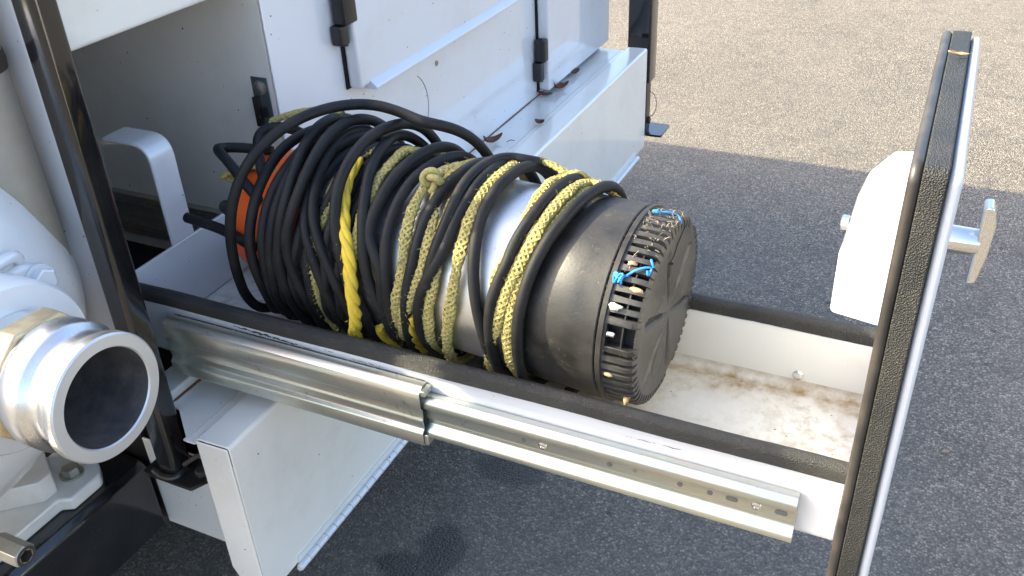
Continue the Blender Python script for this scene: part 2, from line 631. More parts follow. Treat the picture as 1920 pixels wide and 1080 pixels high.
def fillet(pts, rads, n=5):
    """closed polygon with rounded corners; rads per corner"""
    out = []
    m = len(pts)
    for i in range(m):
        p = Vector(pts[i]); a = Vector(pts[i - 1]); b = Vector(pts[(i + 1) % m])
        r = rads[i] if isinstance(rads, (list, tuple)) else rads
        if r <= 0:
            out.append(tuple(p)); continue
        u = (a - p).normalized(); w = (b - p).normalized()
        ang = u.angle(w)
        d = min(r / math.tan(ang / 2), (a - p).length * 0.48, (b - p).length * 0.48)
        p0, p1 = p + u * d, p + w * d
        for k in range(n + 1):
            t = k / n
            out.append(tuple(p0 * (1 - t) ** 2 + p * 2 * t * (1 - t) + p1 * t * t))
    return out


def sheet(line, th):
    """closed outline of a bent sheet: polyline offset by th to its left"""
    L = [Vector(p) for p in line]
    off = []
    for i in range(len(L)):
        ns = []
        if i > 0:
            d = (L[i] - L[i - 1]).normalized(); ns.append(Vector((-d.y, d.x)))
        if i < len(L) - 1:
            d = (L[i + 1] - L[i]).normalized(); ns.append(Vector((-d.y, d.x)))
        nn = sum(ns, Vector((0, 0))) / len(ns)
        k = 1.0 / max(0.35, nn.length)
        off.append(L[i] + nn.normalized() * th * k)
    return [tuple(p) for p in L] + [tuple(p) for p in reversed(off)]


def round_line(pts, r, n=4):
    """open polyline with rounded corners"""
    out = [tuple(pts[0])]
    for i in range(1, len(pts) - 1):
        p = Vector(pts[i]); a = Vector(pts[i - 1]); b = Vector(pts[i + 1])
        d = min(r, (a - p).length * 0.45, (b - p).length * 0.45)
        p0 = p + (a - p).normalized() * d; p1 = p + (b - p).normalized() * d
        for k in range(n + 1):
            t = k / n
            out.append(tuple(p0 * (1 - t) ** 2 + p * 2 * t * (1 - t) + p1 * t * t))
    out.append(tuple(pts[-1]))
    return out


def catmull(P, step):
    P = [Vector(p) for p in P]
    out = []
    m = len(P)
    for i in range(m - 1):
        p0, p1, p2, p3 = P[max(i - 1, 0)], P[i], P[i + 1], P[min(i + 2, m - 1)]
        k = max(1, int(math.ceil((p2 - p1).length / step)))
        for j in range(k):
            t = j / k
            out.append(0.5 * ((2 * p1) + (p2 - p0) * t + (2 * p0 - 5 * p1 + 4 * p2 - p3) * t * t + (3 * p1 - p0 - 3 * p2 + p3) * t ** 3))
    out.append(P[-1])
    return out


GZ = -0.75          # ground level (drawer rim is z = 0)
WX = -0.565         # outer wall of the trailer body

# ------------------------------------------------------------------ ground
g = MB()
S_ = 160.0
g.add([(-S_, -S_, GZ), (S_, -S_, GZ), (S_, S_, GZ), (-S_, S_, GZ)], [(0, 1, 2, 3)])
go = obj('asphalt_ground', g, 'asphalt', smooth=None)
go['kind'] = 'structure'

# ------------------------------------------------------------------ trailer body (storage cabinet, side box, frame, posts)
body = thing('trailer_body', 'white trailer cabinet with open compartment, black hinged doors and low side box', 'trailer', (-0.9, 0.9, GZ))
Y0, Y1 = -0.058, 1.885           # near and far end of the cabinet
OY0, OY1 = -0.049, 0.333         # compartment opening
OZ0, OZ1 = -0.142, 0.405
TOPZ = 0.53
LZ = -0.1585                     # ledge
f = MB()
f.box(WX - 0.004, WX, OY1, Y1, LZ, TOPZ)
obj('wall_panel', f, 'white_paint', body, bevel=0.0015)
f = MB()
f.box(WX - 0.004, WX, Y0, OY0, LZ, TOPZ)
obj('jamb_panel', f, 'white_paint', body, bevel=0.0015)
f = MB()
# header with a folded lip
f.prism(sheet(round_line([(WX, TOPZ), (WX, OZ1 + 0.004), (WX - 0.030, OZ1)], 0.004), 0.003), 'y', OY0, OY1)
obj('header_panel', f, 'white_paint_dirty', body, bevel=0.0008)
f = MB()
f.prism(sheet(round_line([(WX, LZ), (WX, OZ0), (WX - 0.05, OZ0)], 0.004), 0.003), 'y', OY0, OY1)
obj('sill_panel', f, 'white_paint_dirty', body, bevel=0.0008)
f = MB()
f.box(-2.70, WX - 0.0055, OY1, OY1 + 0.003, LZ + 0.004, TOPZ - 0.004)
obj('partition_wall', f, 'bounce_lit_paint', body)  # lighter colour stands in for light reaching the compartment
f = MB()
f.box(-2.70, WX - 0.0055, Y0, Y0 + 0.003, LZ, TOPZ - 0.004)
obj('end_wall', f, 'white_paint', body, bevel=0.001)
f = MB()
f.box(-2.705, -2.701, Y0, Y1, LZ, TOPZ - 0.004)
f.box(-2.70, WX - 0.0055, Y1 - 0.003, Y1, LZ, TOPZ - 0.004)
obj('back_wall', f, 'white_paint', body)
f = MB()
f.box(-2.72, WX + 0.012, Y0 - 0.012, Y1 + 0.012, TOPZ, TOPZ + 0.004)
obj('roof_panel', f, 'white_paint', body, bevel=0.002)
f = MB()
f.box(-2.70, WX - 0.0055, Y0 + 0.004, OY1 - 0.002, LZ - 0.012, LZ - 0.002)
obj('compartment_floor', f, 'black_void', body)
# corner angle that closes the near end behind the black post
f = MB()
f.prism(fillet([(-0.665, -0.080), (-0.590, -0.080), (-0.583, -0.0595), (-0.665, -0.0595)], [0.008, 0.008, 0, 0]), 'z', LZ + 0.002, TOPZ - 0.01)
obj('corner_post', f, 'white_paint', body)
f = MB()
f.prism(fillet([(-0.82, -0.072), (-0.675, -0.072), (-0.668, -0.0596), (-0.82, -0.0596)], [0.004, 0.010, 0, 0]), 'z', LZ + 0.002, TOPZ - 0.012)
obj('corner_trim', f, 'white_paint_dirty', body)

# latch keeper on the partition
kp = MB()
kp.box(-0.613, -0.579, OY1 - 0.0025, OY1 - 0.0003, 0.155, 0.247)
k_o = obj('latch_keeper', kp, 'dark_zinc', body, bevel=0.0006)
kp = MB()
kp.hexa((-0.596, OY1 - 0.0026, 0.229), (0, -1, 0), 0.010, 0.005)
kp.lathe([(0, 0.0125), (0.0015, 0.0125)], (-0.596, OY1 - 0.0026, 0.229), (0, -1, 0), (1, 0, 0), (0, 0, 1), 24)
obj('bolt_head', kp, 'zinc_plate', k_o)
kp = MB()
kp.prism(fillet([(-0.6125, 0.160), (-0.600, 0.160), (-0.600, 0.213), (-0.6125, 0.213)], 0.002, 3), 'y', OY1 - 0.009, OY1 - 0.0026)
kp.prism(fillet([(-0.598, 0.178), (-0.588, 0.178), (-0.588, 0.196), (-0.598, 0.196)], 0.002, 3), 'y', OY1 - 0.008, OY1 - 0.0026)
obj('keeper_tongue', kp, 'black_dusty_paint', k_o)
# round plug outline and little hole rim in the wall
kp = MB()
ring = [(WX + 0.0005, 0.735 + 0.083 * math.cos(a), 0.035 + 0.083 * math.sin(a)) for a in [R(i * 6) for i in range(-7, 10)]]
kp.tube(ring, 0.0009, 6)
obj('plug_seam', kp, 'tan_housing', body)
kp = MB()
kp.lathe([(0, 0.0062), (0.0012, 0.0062), (0.0012, 0.0040), (0.0002, 0.0040)], (WX + 0.0003, 0.867, 0.104), (1, 0, 0), (0, 1, 0), (0, 0, 1), 20)
obj('drain_grommet', kp, 'tan_housing', body)


def door(y0, y1, z0, z1, xf, hin, label):
    """shallow folded door pan standing proud of the wall"""
    m = MB()
    m.box(WX + 0.004, xf, y0, y1, z0, z1)
    d = obj('door', m, 'white_paint', body, bevel=0.006, seg=4, label=label)
    s = MB()
    s.box(WX + 0.0005, WX + 0.0038, y0 - 0.004, y1 + 0.002, z0 - 0.002, z1)
    obj('door_seal', s, 'black_void', d)
    for yc, zc0, zc1, zs in hin:
        h = MB()
        h.prism(rrect(WX + 0.001, WX + 0.026, yc - 0.028, yc - 0.002, 0.006, 4), 'z', zc0, zs - 0.001)
        h.prism(rrect(WX + 0.004, WX + 0.034, yc - 0.020, yc + 0.022, 0.008, 4), 'z', zs, zc1)
        ho = obj('hinge', h, 'black_dusty_paint', d, bevel=0.003, seg=3)
        p = MB()
        p.lathe([(0, 0.0042), (zc1 - zc0 + 0.006, 0.0042)], (WX + 0.02, yc - 0.010, zc0 - 0.003), (0, 0, 1), (1, 0, 0), (0, 1, 0), 16)
        obj('hinge_pin', p, 'black_dusty_paint', ho)
    return d


door(0.532, 1.22, 0.163, 0.51, -0.533, [(0.529, 0.252, 0.345, 0.288)], 'large white door above the wall, hinge on its near edge')
# rolled drip lip along the bottom of the first door
dl = [o for o in body.children if o.name.startswith('door')][0]
m = MB()
m.prism(fillet([(-0.5328, 0.172), (-0.519, 0.160), (-0.519, 0.154), (-0.546, 0.154), (-0.546, 0.162)], [0.003, 0.004, 0.002, 0, 0], 4), 'y', 0.562, 1.21)
obj('drip_lip', m, 'white_paint_clean', dl, bevel=0.001)
door(1.402, 1.883, -0.142, 0.51, -0.529, [(1.398, -0.108, 0.005, -0.055)], 'far white door reaching down to the ledge')

# long low side box with ledge, raised rim and piano hinge
LY0, LY1 = -0.112, 1.852
LX = -0.393
side = MB()
m = MB()
m.prism([(WX + 0.003, LY1), (WX + 0.003, -0.054), (-0.543, -0.054), (-0.4850, -0.1020), (-0.4850, -0.108), (-0.4805, -0.108), (-0.4805, LY1)], 'z', LZ - 0.003, LZ)
ledge_in = m
prof = [(-0.480, LZ), (-0.462, LZ), (-0.455, LZ + 0.0125), (LX - 0.004, LZ + 0.014), (LX, LZ + 0.010), (LX + 0.001, -0.468)]
side.prism(sheet(round_line(prof, 0.004, 4), -0.003), 'y', LY0 + 0.0031, LY1)
so = obj('side_box', side, 'bounce_lit_paint', body, bevel=0.0008)
obj('ledge', ledge_in, 'white_paint_dirty', so)
m = MB()
pe = fillet([(-0.455, LZ + 0.009), (LX - 0.003, LZ + 0.0105), (LX - 0.0005, -0.470), (-0.43, -0.470), (-0.455, -0.42)], [0.002, 0.004, 0.006, 0.03, 0.02], 5)
m.prism(pe, 'y', LY0, LY0 + 0.003)
obj('end_plate', m, 'bounce_lit_paint', so, bevel=0.0026, seg=3)
m = MB()
m.box(WX + 0.004, LX - 0.008, LY1 - 0.004, LY1 - 0.001, -0.468, LZ - 0.004)
obj('far_end_plate', m, 'white_paint', so)
m = MB()
m.box(-0.66, -0.452, -0.0495, -0.0455, -0.458, -0.262)
obj('skirt_panel', m, 'white_paint_dirty', body, bevel=0.001)
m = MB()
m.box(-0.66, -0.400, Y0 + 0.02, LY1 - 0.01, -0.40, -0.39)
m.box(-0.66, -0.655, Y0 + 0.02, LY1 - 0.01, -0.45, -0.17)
m.box(-2.69, -0.95, 0.25, LY1 - 0.01, -0.60, -0.46)  # unseen box added to keep sun off the ground below
obj('floor_and_sun_block', m, 'black_void', body)
# piano hinge: a pin and its knuckles
HX, HZ, HR = LX + 0.0075, -0.4735, 0.0068
m = MB()
m.lathe([(0, 0.0045), (1.80, 0.0045)], (HX, -0.038, HZ), (0, 1, 0), (1, 0, 0), (0, 0, 1), 10)
m.box(LX - 0.003, LX + 0.0035, -0.03, 1.76, HZ + 0.003, HZ + 0.02)
ph = obj('piano_hinge', m, 'white_paint_dirty', body)
kme = None
ky = -0.036
pitch = 0.0258
for i in range(70):
    if kme is None:
        mk = MB()
        mk.lathe([(0.0006, HR * 0.9), (0.0014, HR), (pitch - 0.0016, HR), (pitch - 0.0008, HR * 0.9)], (HX, ky, HZ), (0, 1, 0), (1, 0, 0), (0, 0, 1), 14)
        kme = mesh('knuckle', mk, 'white_paint_clean')
    k = bpy.data.objects.new('knuckle', kme)
    put(k, ph)
    k.location = (0, i * pitch, 0)

# dirt and rust in the joint between wall and ledge
m = MB()
rng = random.Random(3)
yy = -0.04
while yy < 1.84:
    w = rng.uniform(0.001, 0.0028) * (2.2 if yy < 0.1 else 1.0)
    m.box(WX + 0.0004, WX + 0.0012 + w, yy, yy + 0.026, LZ + 0.0003, LZ + 0.0012 + rng.random() * 0.0008)
    yy += 0.0262
jd = obj('joint_dirt', m, 'rust', body, smooth=None)
jd['kind'] = 'stuff'

# black post in front of the near corner
m = MB()
pp = rrect(-0.5765, -0.5375, -0.101, -0.0615, 0.009, 6)
k = len(pp)
vs = [(-0.5765 + (a + 0.5765) * 1.04, b, -0.258) for a, b in pp] + [(a + 0.0115, b, 0.56) for a, b in pp]
m.add(vs, [(i, (i + 1) % k, k + (i + 1) % k, k + i) for i in range(k)] + [tuple(range(k)), tuple(range(k, 2 * k))])
po = obj('corner_stanchion', m, 'black_gloss', body)
m = MB()
m.tube(catmull([(-0.580, -0.104, -0.258), (-0.557, -0.107, -0.262), (-0.536, -0.103, -0.259), (-0.533, -0.080, -0.258)], 0.006), [0.005] * 30 if False else 0.0055, 8)
obj('weld_bead', m, 'black_dusty_paint', po)
m = MB()
m.prism(fillet([(-0.60, -0.110), (-0.50, -0.110), (-0.47, -0.05), (-0.60, -0.05)], 0.006), 'z', -0.270, -0.263)
obj('base_plate', m, 'black_dusty_paint', po)
m = MB()
m.box(-0.515, -0.470, -0.047, -0.02, -0.262, -0.19)
m.hexa((-0.505, -0.075, -0.264), (0, 0, 1), 0.012, 0.010)
m.tube(catmull([(-0.53, -0.085, -0.245), (-0.50, -0.07, -0.225), (-0.485, -0.055, -0.235), (-0.478, -0.05, -0.25)], 0.008), 0.004, 8)
obj('rusty_bracket', m, 'flake_brown', po)

# black frame beam that carries the pump
m = MB()
m.prism(fillet([(-0.652, -0.452), (-0.652, -0.312), (-0.664, -0.300), (-0.95, -0.300), (-0.95, -0.452)], [0.008, 0.008, 0.006, 0, 0], 4), 'y', -1.05, Y0 - 0.006)
obj('frame_beam', m, 'black_gloss', body, bevel=0.0015)
m = MB()
m.box(-1.60, -0.951, -1.05, Y0 - 0.006, -0.45, -0.44)
m.box(-2.60, -0.661, -0.048, 0.0, -0.45, -0.160)
m.box(-1.60, -1.05, -0.30, 0.50, -0.74, -0.462)  # unseen box added to stop sun leaking under the trailer
m.box(-1.60, -1.52, -1.05, Y0 - 0.006, -0.439, -0.302)
obj('deck_and_sun_block', m, 'black_dusty_paint', body)
# unseen blocks added out of frame at the left, shaped to shade the drawer
shade_blk = thing('unseen_shade_blocker', 'unseen box, upright block and sloping bar added beside the cabinet to shade the drawer', 'shade_blocker', (-1.3, -0.8, -0.30))
m = MB()
m.box(-1.55, -0.985, -0.42, -0.075, 0.02, 0.40)
obj('housing', m, 'white_paint', shade_blk, bevel=0.02, seg=4)  # plain box added only for the shade it casts
for lx in (-1.5, -1.05):
    for ly in (-0.38, -0.12):
        m = MB()
        m.box(lx - 0.02, lx + 0.02, ly - 0.02, ly + 0.02, -0.4395, 0.0195)
        obj('leg', m, 'black_gloss', shade_blk)
m = MB()
m.box(-1.25, -0.97, -0.280, -0.205, 0.4005, 0.60)
obj('shade_block', m, 'black_dusty_paint', shade_blk, bevel=0.02, seg=4)  # block added to shade the left part of the drawer wall
m = MB()
m.tube(catmull([(-1.0, -0.3495, 0.683), (-1.0, -0.4115, 0.81), (-1.0, -0.484, 0.958)], 0.03), 0.041, 20)
ex = obj('shade_bar', m, 'rust', shade_blk)  # bar added and sloped so its shadow runs along the drawer wall
m = MB()
m.tube(catmull([(-1.0, -0.358, 0.70), (-1.04, -0.375, 0.66), (-1.09, -0.385, 0.58), (-1.11, -0.388, 0.48), (-1.11, -0.388, 0.39)], 0.02), 0.022, 14)
obj('shade_bar_stem', m, 'rust', ex)
# wheels carry the trailer, mostly out of sight underneath
for yc in (0.75,):
    m = MB()
    m.lathe([(-0.10, 0.20), (-0.11, 0.30), (-0.085, 0.335), (0.085, 0.335), (0.11, 0.30), (0.10, 0.20)], (-1.30, yc, GZ + 0.335), (1, 0, 0), (0, 1, 0), (0, 0, 1), 48)
    wh = obj('wheel', m, 'cable_rubber', body)

# ------------------------------------------------------------------ far levelling jack
jk = thing('levelling_jack', 'black square jack leg with flat foot plate beyond the far end of the side box', 'jack', (-0.43, 1.96, -0.46))
m = MB()
m.prism(rrect(-0.485, -0.408, 1.93, 2.005, 0.008, 4), 'z', -0.285, 0.75)
obj('outer_tube', m, 'black_gloss', jk)
m = MB()
m.prism(rrect(-0.474, -0.419, 1.941, 1.994, 0.006, 4), 'z', -0.452, -0.284)
obj('inner_leg', m, 'black_dusty_paint', jk)
m = MB()
m.prism(fillet([(-0.50, 1.915), (-0.355, 1.915), (-0.355, 2.02), (-0.50, 2.02)], 0.012), 'z', -0.460, -0.4525)
obj('foot_plate', m, 'black_gloss', jk, bevel=0.0015)
m = MB()
m.tube([(-0.415 + 0.028 * math.sin(a), 1.955, -0.318 + 0.045 * math.cos(a) - 0.045) for a in [R(i * 12) for i in range(0, 16)]], 0.0011, 6)
obj('retaining_wire', m, 'black_dusty_paint', jk)
m = MB()
m.hexa((-0.418, 1.967, -0.425), (1, 0, 0), 0.012, 0.008)
obj('bolt', m, 'black_dusty_paint', jk)
m = MB()
m.box(-0.62, -0.486, 1.895, 2.0, 0.30, 0.38)
obj('mounting_arm', m, 'black_gloss', jk)

# ------------------------------------------------------------------ the pull-out drawer
dr = thing('pull_out_drawer', 'long white steel drawer pulled out on metal slides, black rubber edging, tall latched front', 'drawer', (-0.1, 0.14, -0.1))
DX0, DX1 = -0.648, 0.4335
DY = 0.2835
m = MB()
# one folded tray: front wall, coved floor, rear wall
line = round_line([(0.0, 0.004), (0.0, -0.101), (DY, -0.101), (DY, 0.004)], 0.012, 5)
m.prism(sheet(line, 0.0032), 'x', DX0, DX1)
tray = obj('tray', m, 'tray_paint', dr, bevel=0.0006)
m = MB()
line = round_line([(0.0038, -0.002), (0.0038, -0.0966), (DY - 0.0038, -0.0966), (DY - 0.0038, -0.002)], 0.012, 6)
m.prism(sheet(line, 0.0006), 'x', DX0 + 0.0035, DX1 - 0.002)
obj('lining', m, 'drawer_lining', dr)
m = MB()
m.prism(fillet([(0.0035, -0.096), (DY - 0.0035, -0.096), (DY - 0.0035, 0.0275), (0.0035, 0.0275)], [0, 0, 0.003, 0.003], 3), 'x', DX0 - 0.003, DX0 + 0.003)
ew = obj('end_wall', m, 'white_paint_clean', dr, bevel=0.0012)
# handle strap on the end wall
m = MB()
ln = round_line([(DX0 - 0.0045, -0.09), (DX0 - 0.0045, 0.1995), (DX0 - 0.094, 0.1995)], 0.030, 8)
m.prism(sheet(ln, -0.0062), 'y', 0.110, 0.1605)
obj('stop_strap', m, 'white_paint_clean', dr, bevel=0.002, seg=3)
# rubber edging on both long walls
def edging(y0, y1):
    m = MB()
    pr = fillet([(y0, -0.0015), (y1, -0.0015), (y1, 0.017), ((y0 + y1) / 2, 0.0200), (y0, 0.017)], [0.002, 0.002, 0.007, 0.006, 0.007], 5)
    n = len(pr)
    xs = [DX0 + 0.004 + i * 0.012 for i in range(int((DX1 - DX0 - 0.006) / 0.012) + 1)] + [DX1 + 0.0012]
    rg = random.Random(int(y0 * 1000))
    vs, fs = [], []
    for j, xx in enumerate(xs):
        wy = 0.0006 * math.sin(xx * 21 + y0 * 30) + rg.uniform(-0.0002, 0.0002)
        wz = 0.0005 * math.sin(xx * 33 + 1.0 + y0 * 9)
        vs += [(xx, a + wy, b + (wz if b > 0.005 else 0)) for a, b in pr]
    for j in range(len(xs) - 1):
        for i in range(n):
            k = (i + 1) % n
            fs.append((j * n + i, j * n + k, (j + 1) * n + k, (j + 1) * n + i))
    fs += [tuple(range(n)), tuple((len(xs) - 1) * n + i for i in range(n))]
    m.add(vs, fs)
    return m
obj('edge_trim', edging(-0.0042, 0.0165), 'trim_rubber', dr, smooth=50)
obj('edge_trim', edging(DY - 0.0040, DY + 0.0165), 'trim_rubber', dr, smooth=50)
m = MB()
m.hexa((0.340, DY - 0.0046, -0.0745), (0, -1, 0), 0.0068, 0.005)
m.lathe([(0, 0.0078), (0.001, 0.0078)], (0.340, DY - 0.0046, -0.0745), (0, -1, 0), (1, 0, 0), (0, 0, 1), 20)
obj('bolt_head', m, 'polished_steel', dr)

# slides: cabinet member, middle member, drawer member (front side), and the same on the far side
def slide(sgn, yb, first):
    def Y(d):
        return yb + sgn * d
    base = MB()
    # drawer member: raceways top and bottom, recessed web
    inner = round_line([(Y(0.0015), -0.0335), (Y(0.0105), -0.0335), (Y(0.0165), -0.040), (Y(0.0165), -0.0495), (Y(0.0112), -0.0515),
                        (Y(0.0112), -0.0690), (Y(0.0072), -0.0740), (Y(0.0072), -0.0810), (Y(0.0125), -0.0860), (Y(0.0172), -0.0905), (Y(0.0172), -0.0980), (Y(0.0105), -0.1015), (Y(0.003), -0.1015)], 0.0014, 2)
    base.prism(sheet(inner, 0.0016 * sgn), 'x', -0.34, 0.389)
    s = obj('slide', base, 'zinc_plate', dr, smooth=32)
    mid = MB()
    prof = round_line([(Y(0.0045), -0.0150), (Y(0.0150), -0.0150), (Y(0.0235), -0.0195), (Y(0.0250), -0.0262), (Y(0.0250), -0.0455), (Y(0.0208), -0.0490),
                       (Y(0.0208), -0.0640), (Y(0.0225), -0.0680), (Y(0.0208), -0.0780), (Y(0.0208), -0.0830), (Y(0.0262), -0.0880), (Y(0.0262), -0.1070), (Y(0.0235), -0.1098), (Y(0.0050), -0.1098)], 0.0014, 2)
    mid.prism(sheet(prof, 0.0018 * sgn), 'x', -0.560, -0.1075)
    mo = obj('middle_rail', mid, 'zinc_plate', s, smooth=32)
    # end lugs and nylon bumper
    lug = MB()
    lug.box(-0.1075, -0.100, min(Y(0.004), Y(0.0235)), max(Y(0.004), Y(0.0235)), -0.0245, -0.0155)
    obj('end_stop', lug, 'zinc_plate', s, bevel=0.0012)
    lug = MB()
    lug.box(-0.1075, -0.101, min(Y(0.006), Y(0.0250)), max(Y(0.006), Y(0.0250)), -0.1085, -0.0905)
    obj('end_stop', lug, 'zinc_plate', s, bevel=0.0012)
    st = MB()
    st.box(-0.120, -0.1065, min(Y(0.008), Y(0.0192)), max(Y(0.008), Y(0.0192)), -0.081, -0.052)
    obj('bumper', st, 'black_void', s, bevel=0.002)
    # greasy track above the web
    gr = MB()
    gr.box(-0.105, 0.15, min(Y(0.0010), Y(0.0108)), max(Y(0.0010), Y(0.0108)), -0.0334, -0.0322)
    obj('greasy_track', gr, 'dark_grease', s)
    # holes, slots, screws in the web
    if sgn < 0:
        for xx, kind in ((0.0397, 'h'), (0.0671, 's'), (0.1589, 'h'), (0.2502, 'h'), (0.2875, 'h'), (0.3141, 'o'), (0.3435, 's'), (0.3725, 'o')):
            q = MB()
            yw = Y(0.0112) - 0.00175
            if kind == 's':
                q.lathe([(0, 0.0064), (0.0016, 0.0056), (0.0024, 0.0030), (0.0014, 0.0026), (0.0008, 0.0001)], (xx, yw, -0.0600), (0, sgn, 0), (1, 0, 0), (0, 0, 1), 20)
                obj('screw', q, 'polished_steel', s)
            else:
                w = 0.0036 if kind == 'h' else 0.0075
                q.prism(rrect(xx - w, xx + w, -0.0640, -0.0568, 0.0035, 5), 'y', min(yw, yw + sgn * 0.0003), max(yw, yw + sgn * 0.0003))
                obj('slot_hole', q, 'slot_shade', s)
    gr = MB()
    gr.box(-0.555, -0.112, min(Y(0.0010), Y(0.0090)), max(Y(0.0010), Y(0.0090)), -0.0150, -0.0138)
    obj('greasy_track', gr, 'dark_grease', s)
    cab = MB()
    prof = [(Y(0.0300), -0.012), (Y(0.0318), -0.012), (Y(0.0318), -0.113), (Y(0.0300), -0.113)]
    yo = OY1 - 0.0012 if sgn > 0 else OY0 + 0.0012
    a, b = sorted((yo, yo - sgn * 0.014))
    cab.box(-1.55, -0.572, *sorted((yo, yo - sgn * 0.003)), -0.124, -0.030)
    for zz in (-0.034, -0.052, -0.078, -0.100, -0.118):
        cab.box(-1.55, -0.574, a, b, zz - 0.0032, zz + 0.0032)
    co = obj('cabinet_rail', cab, 'zinc_plate', s, bevel=0.001)
    return s
slide(-1, -0.0006, True)
slide(1, DY + 0.0006, False)
# flaked paint and dirt scrapes on the front wall
m = MB()
rg = random.Random(11)
for (xa, za, xb, zb, w, n) in ((-0.440, -0.0085, -0.318, -0.0125, 0.0030, 46), (-0.318, -0.0128, -0.298, -0.0136, 0.0008, 12), (-0.279, -0.0085, -0.262, -0.0090, 0.0007, 8), (-0.4875, -0.0070, -0.4862, -0.0125, 0.0010, 4), (0.175, -0.019, 0.215, -0.018, 0.0008, 16), (0.222, -0.018, 0.245, -0.017, 0.0008, 8), (-0.235, -0.0118, -0.175, -0.0126, 0.0008, 26)):
    up, lo_ = [], []
    for i in range(n + 1):
        t_ = i / n
        env = w * (math.sin(math.pi * min(0.97, max(0.03, t_))) ** 0.5)
        xx = xa + (xb - xa) * t_
        zz = za + (zb - za) * t_ + 0.0006 * math.sin(i * 0.9)
        up.append((xx, -0.0004, zz + env * rg.uniform(0.15, 1.0)))
        lo_.append((xx + 0.0002, -0.0004, zz - env * rg.uniform(0.1, 0.9)))
    k = n + 1
    m.add(up + lo_, [(i, i + 1, k + i + 1, k + i) for i in range(n) if rg.random() > (0.06 if w > 0.002 else 0.35)])
fl = obj('paint_chip', m, 'flake_brown', dr, smooth=None)
fl['kind'] = 'stuff'

# tall drawer front
PY0, PY1, PZ0, PZ1 = -0.050, 0.372, -0.175, 0.4105
front = obj('front_panel', MB().prism(rrect(PY0 + 0.0055, PY1 - 0.0055, PZ0 + 0.0055, PZ1 - 0.0055, 0.012, 6), 'x', 0.4665, 0.4780), 'white_paint_clean', dr, bevel=0.0078, seg=6)
def ring_frame(x0, x1, wdt, rad, inset):
    m = MB()
    o = rrect(PY0 + inset, PY1 - inset, PZ0 + inset, PZ1 - inset, rad, 6)
    i_ = rrect(PY0 + inset + wdt, PY1 - inset - wdt, PZ0 + inset + wdt, PZ1 - inset - wdt, max(0.004, rad - wdt * 0.6), 6)
    n = len(o)
    vs = [(x0, a, b) for a, b in o] + [(x1, a, b) for a, b in o] + [(x1, a, b) for a, b in i_] + [(x0, a, b) for a, b in i_]
    fs = []
    for i in range(n):
        k = (i + 1) % n
        for r_ in range(4):
            q = (r_ + 1) % 4
            fs.append((r_ * n + i, r_ * n + k, q * n + k, q * n + i))
    m.add(vs, fs)
    return m
obj('seal_band', ring_frame(0.4455, 0.4662, 0.014, 0.012, 0.0008), 'trim_rubber', dr, bevel=0.0016, seg=3)
m = MB()
lp = [(0.4402, a, b) for a, b in rrect(PY0 + 0.0062, PY1 - 0.0062, PZ0 + 0.0062, PZ1 - 0.0062, 0.013, 8)]
lp2 = []
for i in range(len(lp)):
    a, b = Vector(lp[i]), Vector(lp[(i + 1) % len(lp)])
    k = max(1, int((b - a).length / 0.02))
    lp2 += [a.lerp(b, j / k) for j in range(k)]
n_ = len(lp2)
vs, fs = [], []
for i, p in enumerate(lp2):
    tn = (lp2[(i + 1) % n_] - lp2[i - 1]).normalized()
    u = Vector((1, 0, 0)); w = tn.cross(u)
    for k in range(12):
        a = R(30 * k)
        vs.append(p + u * math.cos(a) * 0.0058 + w * math.sin(a) * 0.0062)
for i in range(n_):
    for k in range(12):
        q = (k + 1) % 12; j = (i + 1) % n_
        fs.append((i * 12 + k, i * 12 + q, j * 12 + q, j * 12 + k))
m.add(vs, fs)
obj('bulb_seal', m, 'bulb_rubber', dr, smooth=60)
m = MB()
m.prism(rrect(PY0 + 0.0155, PY1 - 0.0155, PZ0 + 0.0155, PZ1 - 0.0155, 0.008, 4), 'x', 0.4365, 0.4660)
obj('inner_panel', m, 'white_paint_clean', dr, bevel=0.001)
# lock housing
m = MB()
lk = fillet([(0.4365, 0.3062), (0.4135, 0.3045), (0.3890, 0.2740), (0.3800, 0.240), (0.3808, 0.1630), (0.4365, 0.1560)], [0, 0.014, 0.03, 0.03, 0.007, 0.002], 7)
m.prism(lk, 'y', 0.088, 0.232)
lo = obj('lock_housing', m, 'white_paint_clean', dr, bevel=0.006, seg=4)
m = MB()
m.hexa((0.3802, 0.16, 0.240), (-1, 0, 0), 0.0088, 0.0085, up=Vector((0, 1, 0)))
obj('latch_bolt', m, 'cast_aluminium', lo)
# T handle
m = MB()
m.lathe([(0, 0.0155), (0.0068, 0.0155), (0.0072, 0.0148), (0.0078, 0.0155), (0.0345, 0.0150), (0.0385, 0.014)], (0.4775, 0.16, 0.241), (1, 0, 0), (0, 1, 0), (0, 0, 1), 40)
ho = obj('handle', m, 'polished_steel', dr)
m = MB()
hp = fillet([(0.5110, 0.2880), (0.5205, 0.2905), (0.5270, 0.2700), (0.5255, 0.2300), (0.5205, 0.1970), (0.5125, 0.1940), (0.5125, 0.2400)], [0.004, 0.005, 0.03, 0.02, 0.004, 0.003, 0.03], 5)
m.prism(hp, 'y', 0.1475, 0.1725)
obj('handle_bar', m, 'polished_steel', ho, bevel=0.005, seg=4)

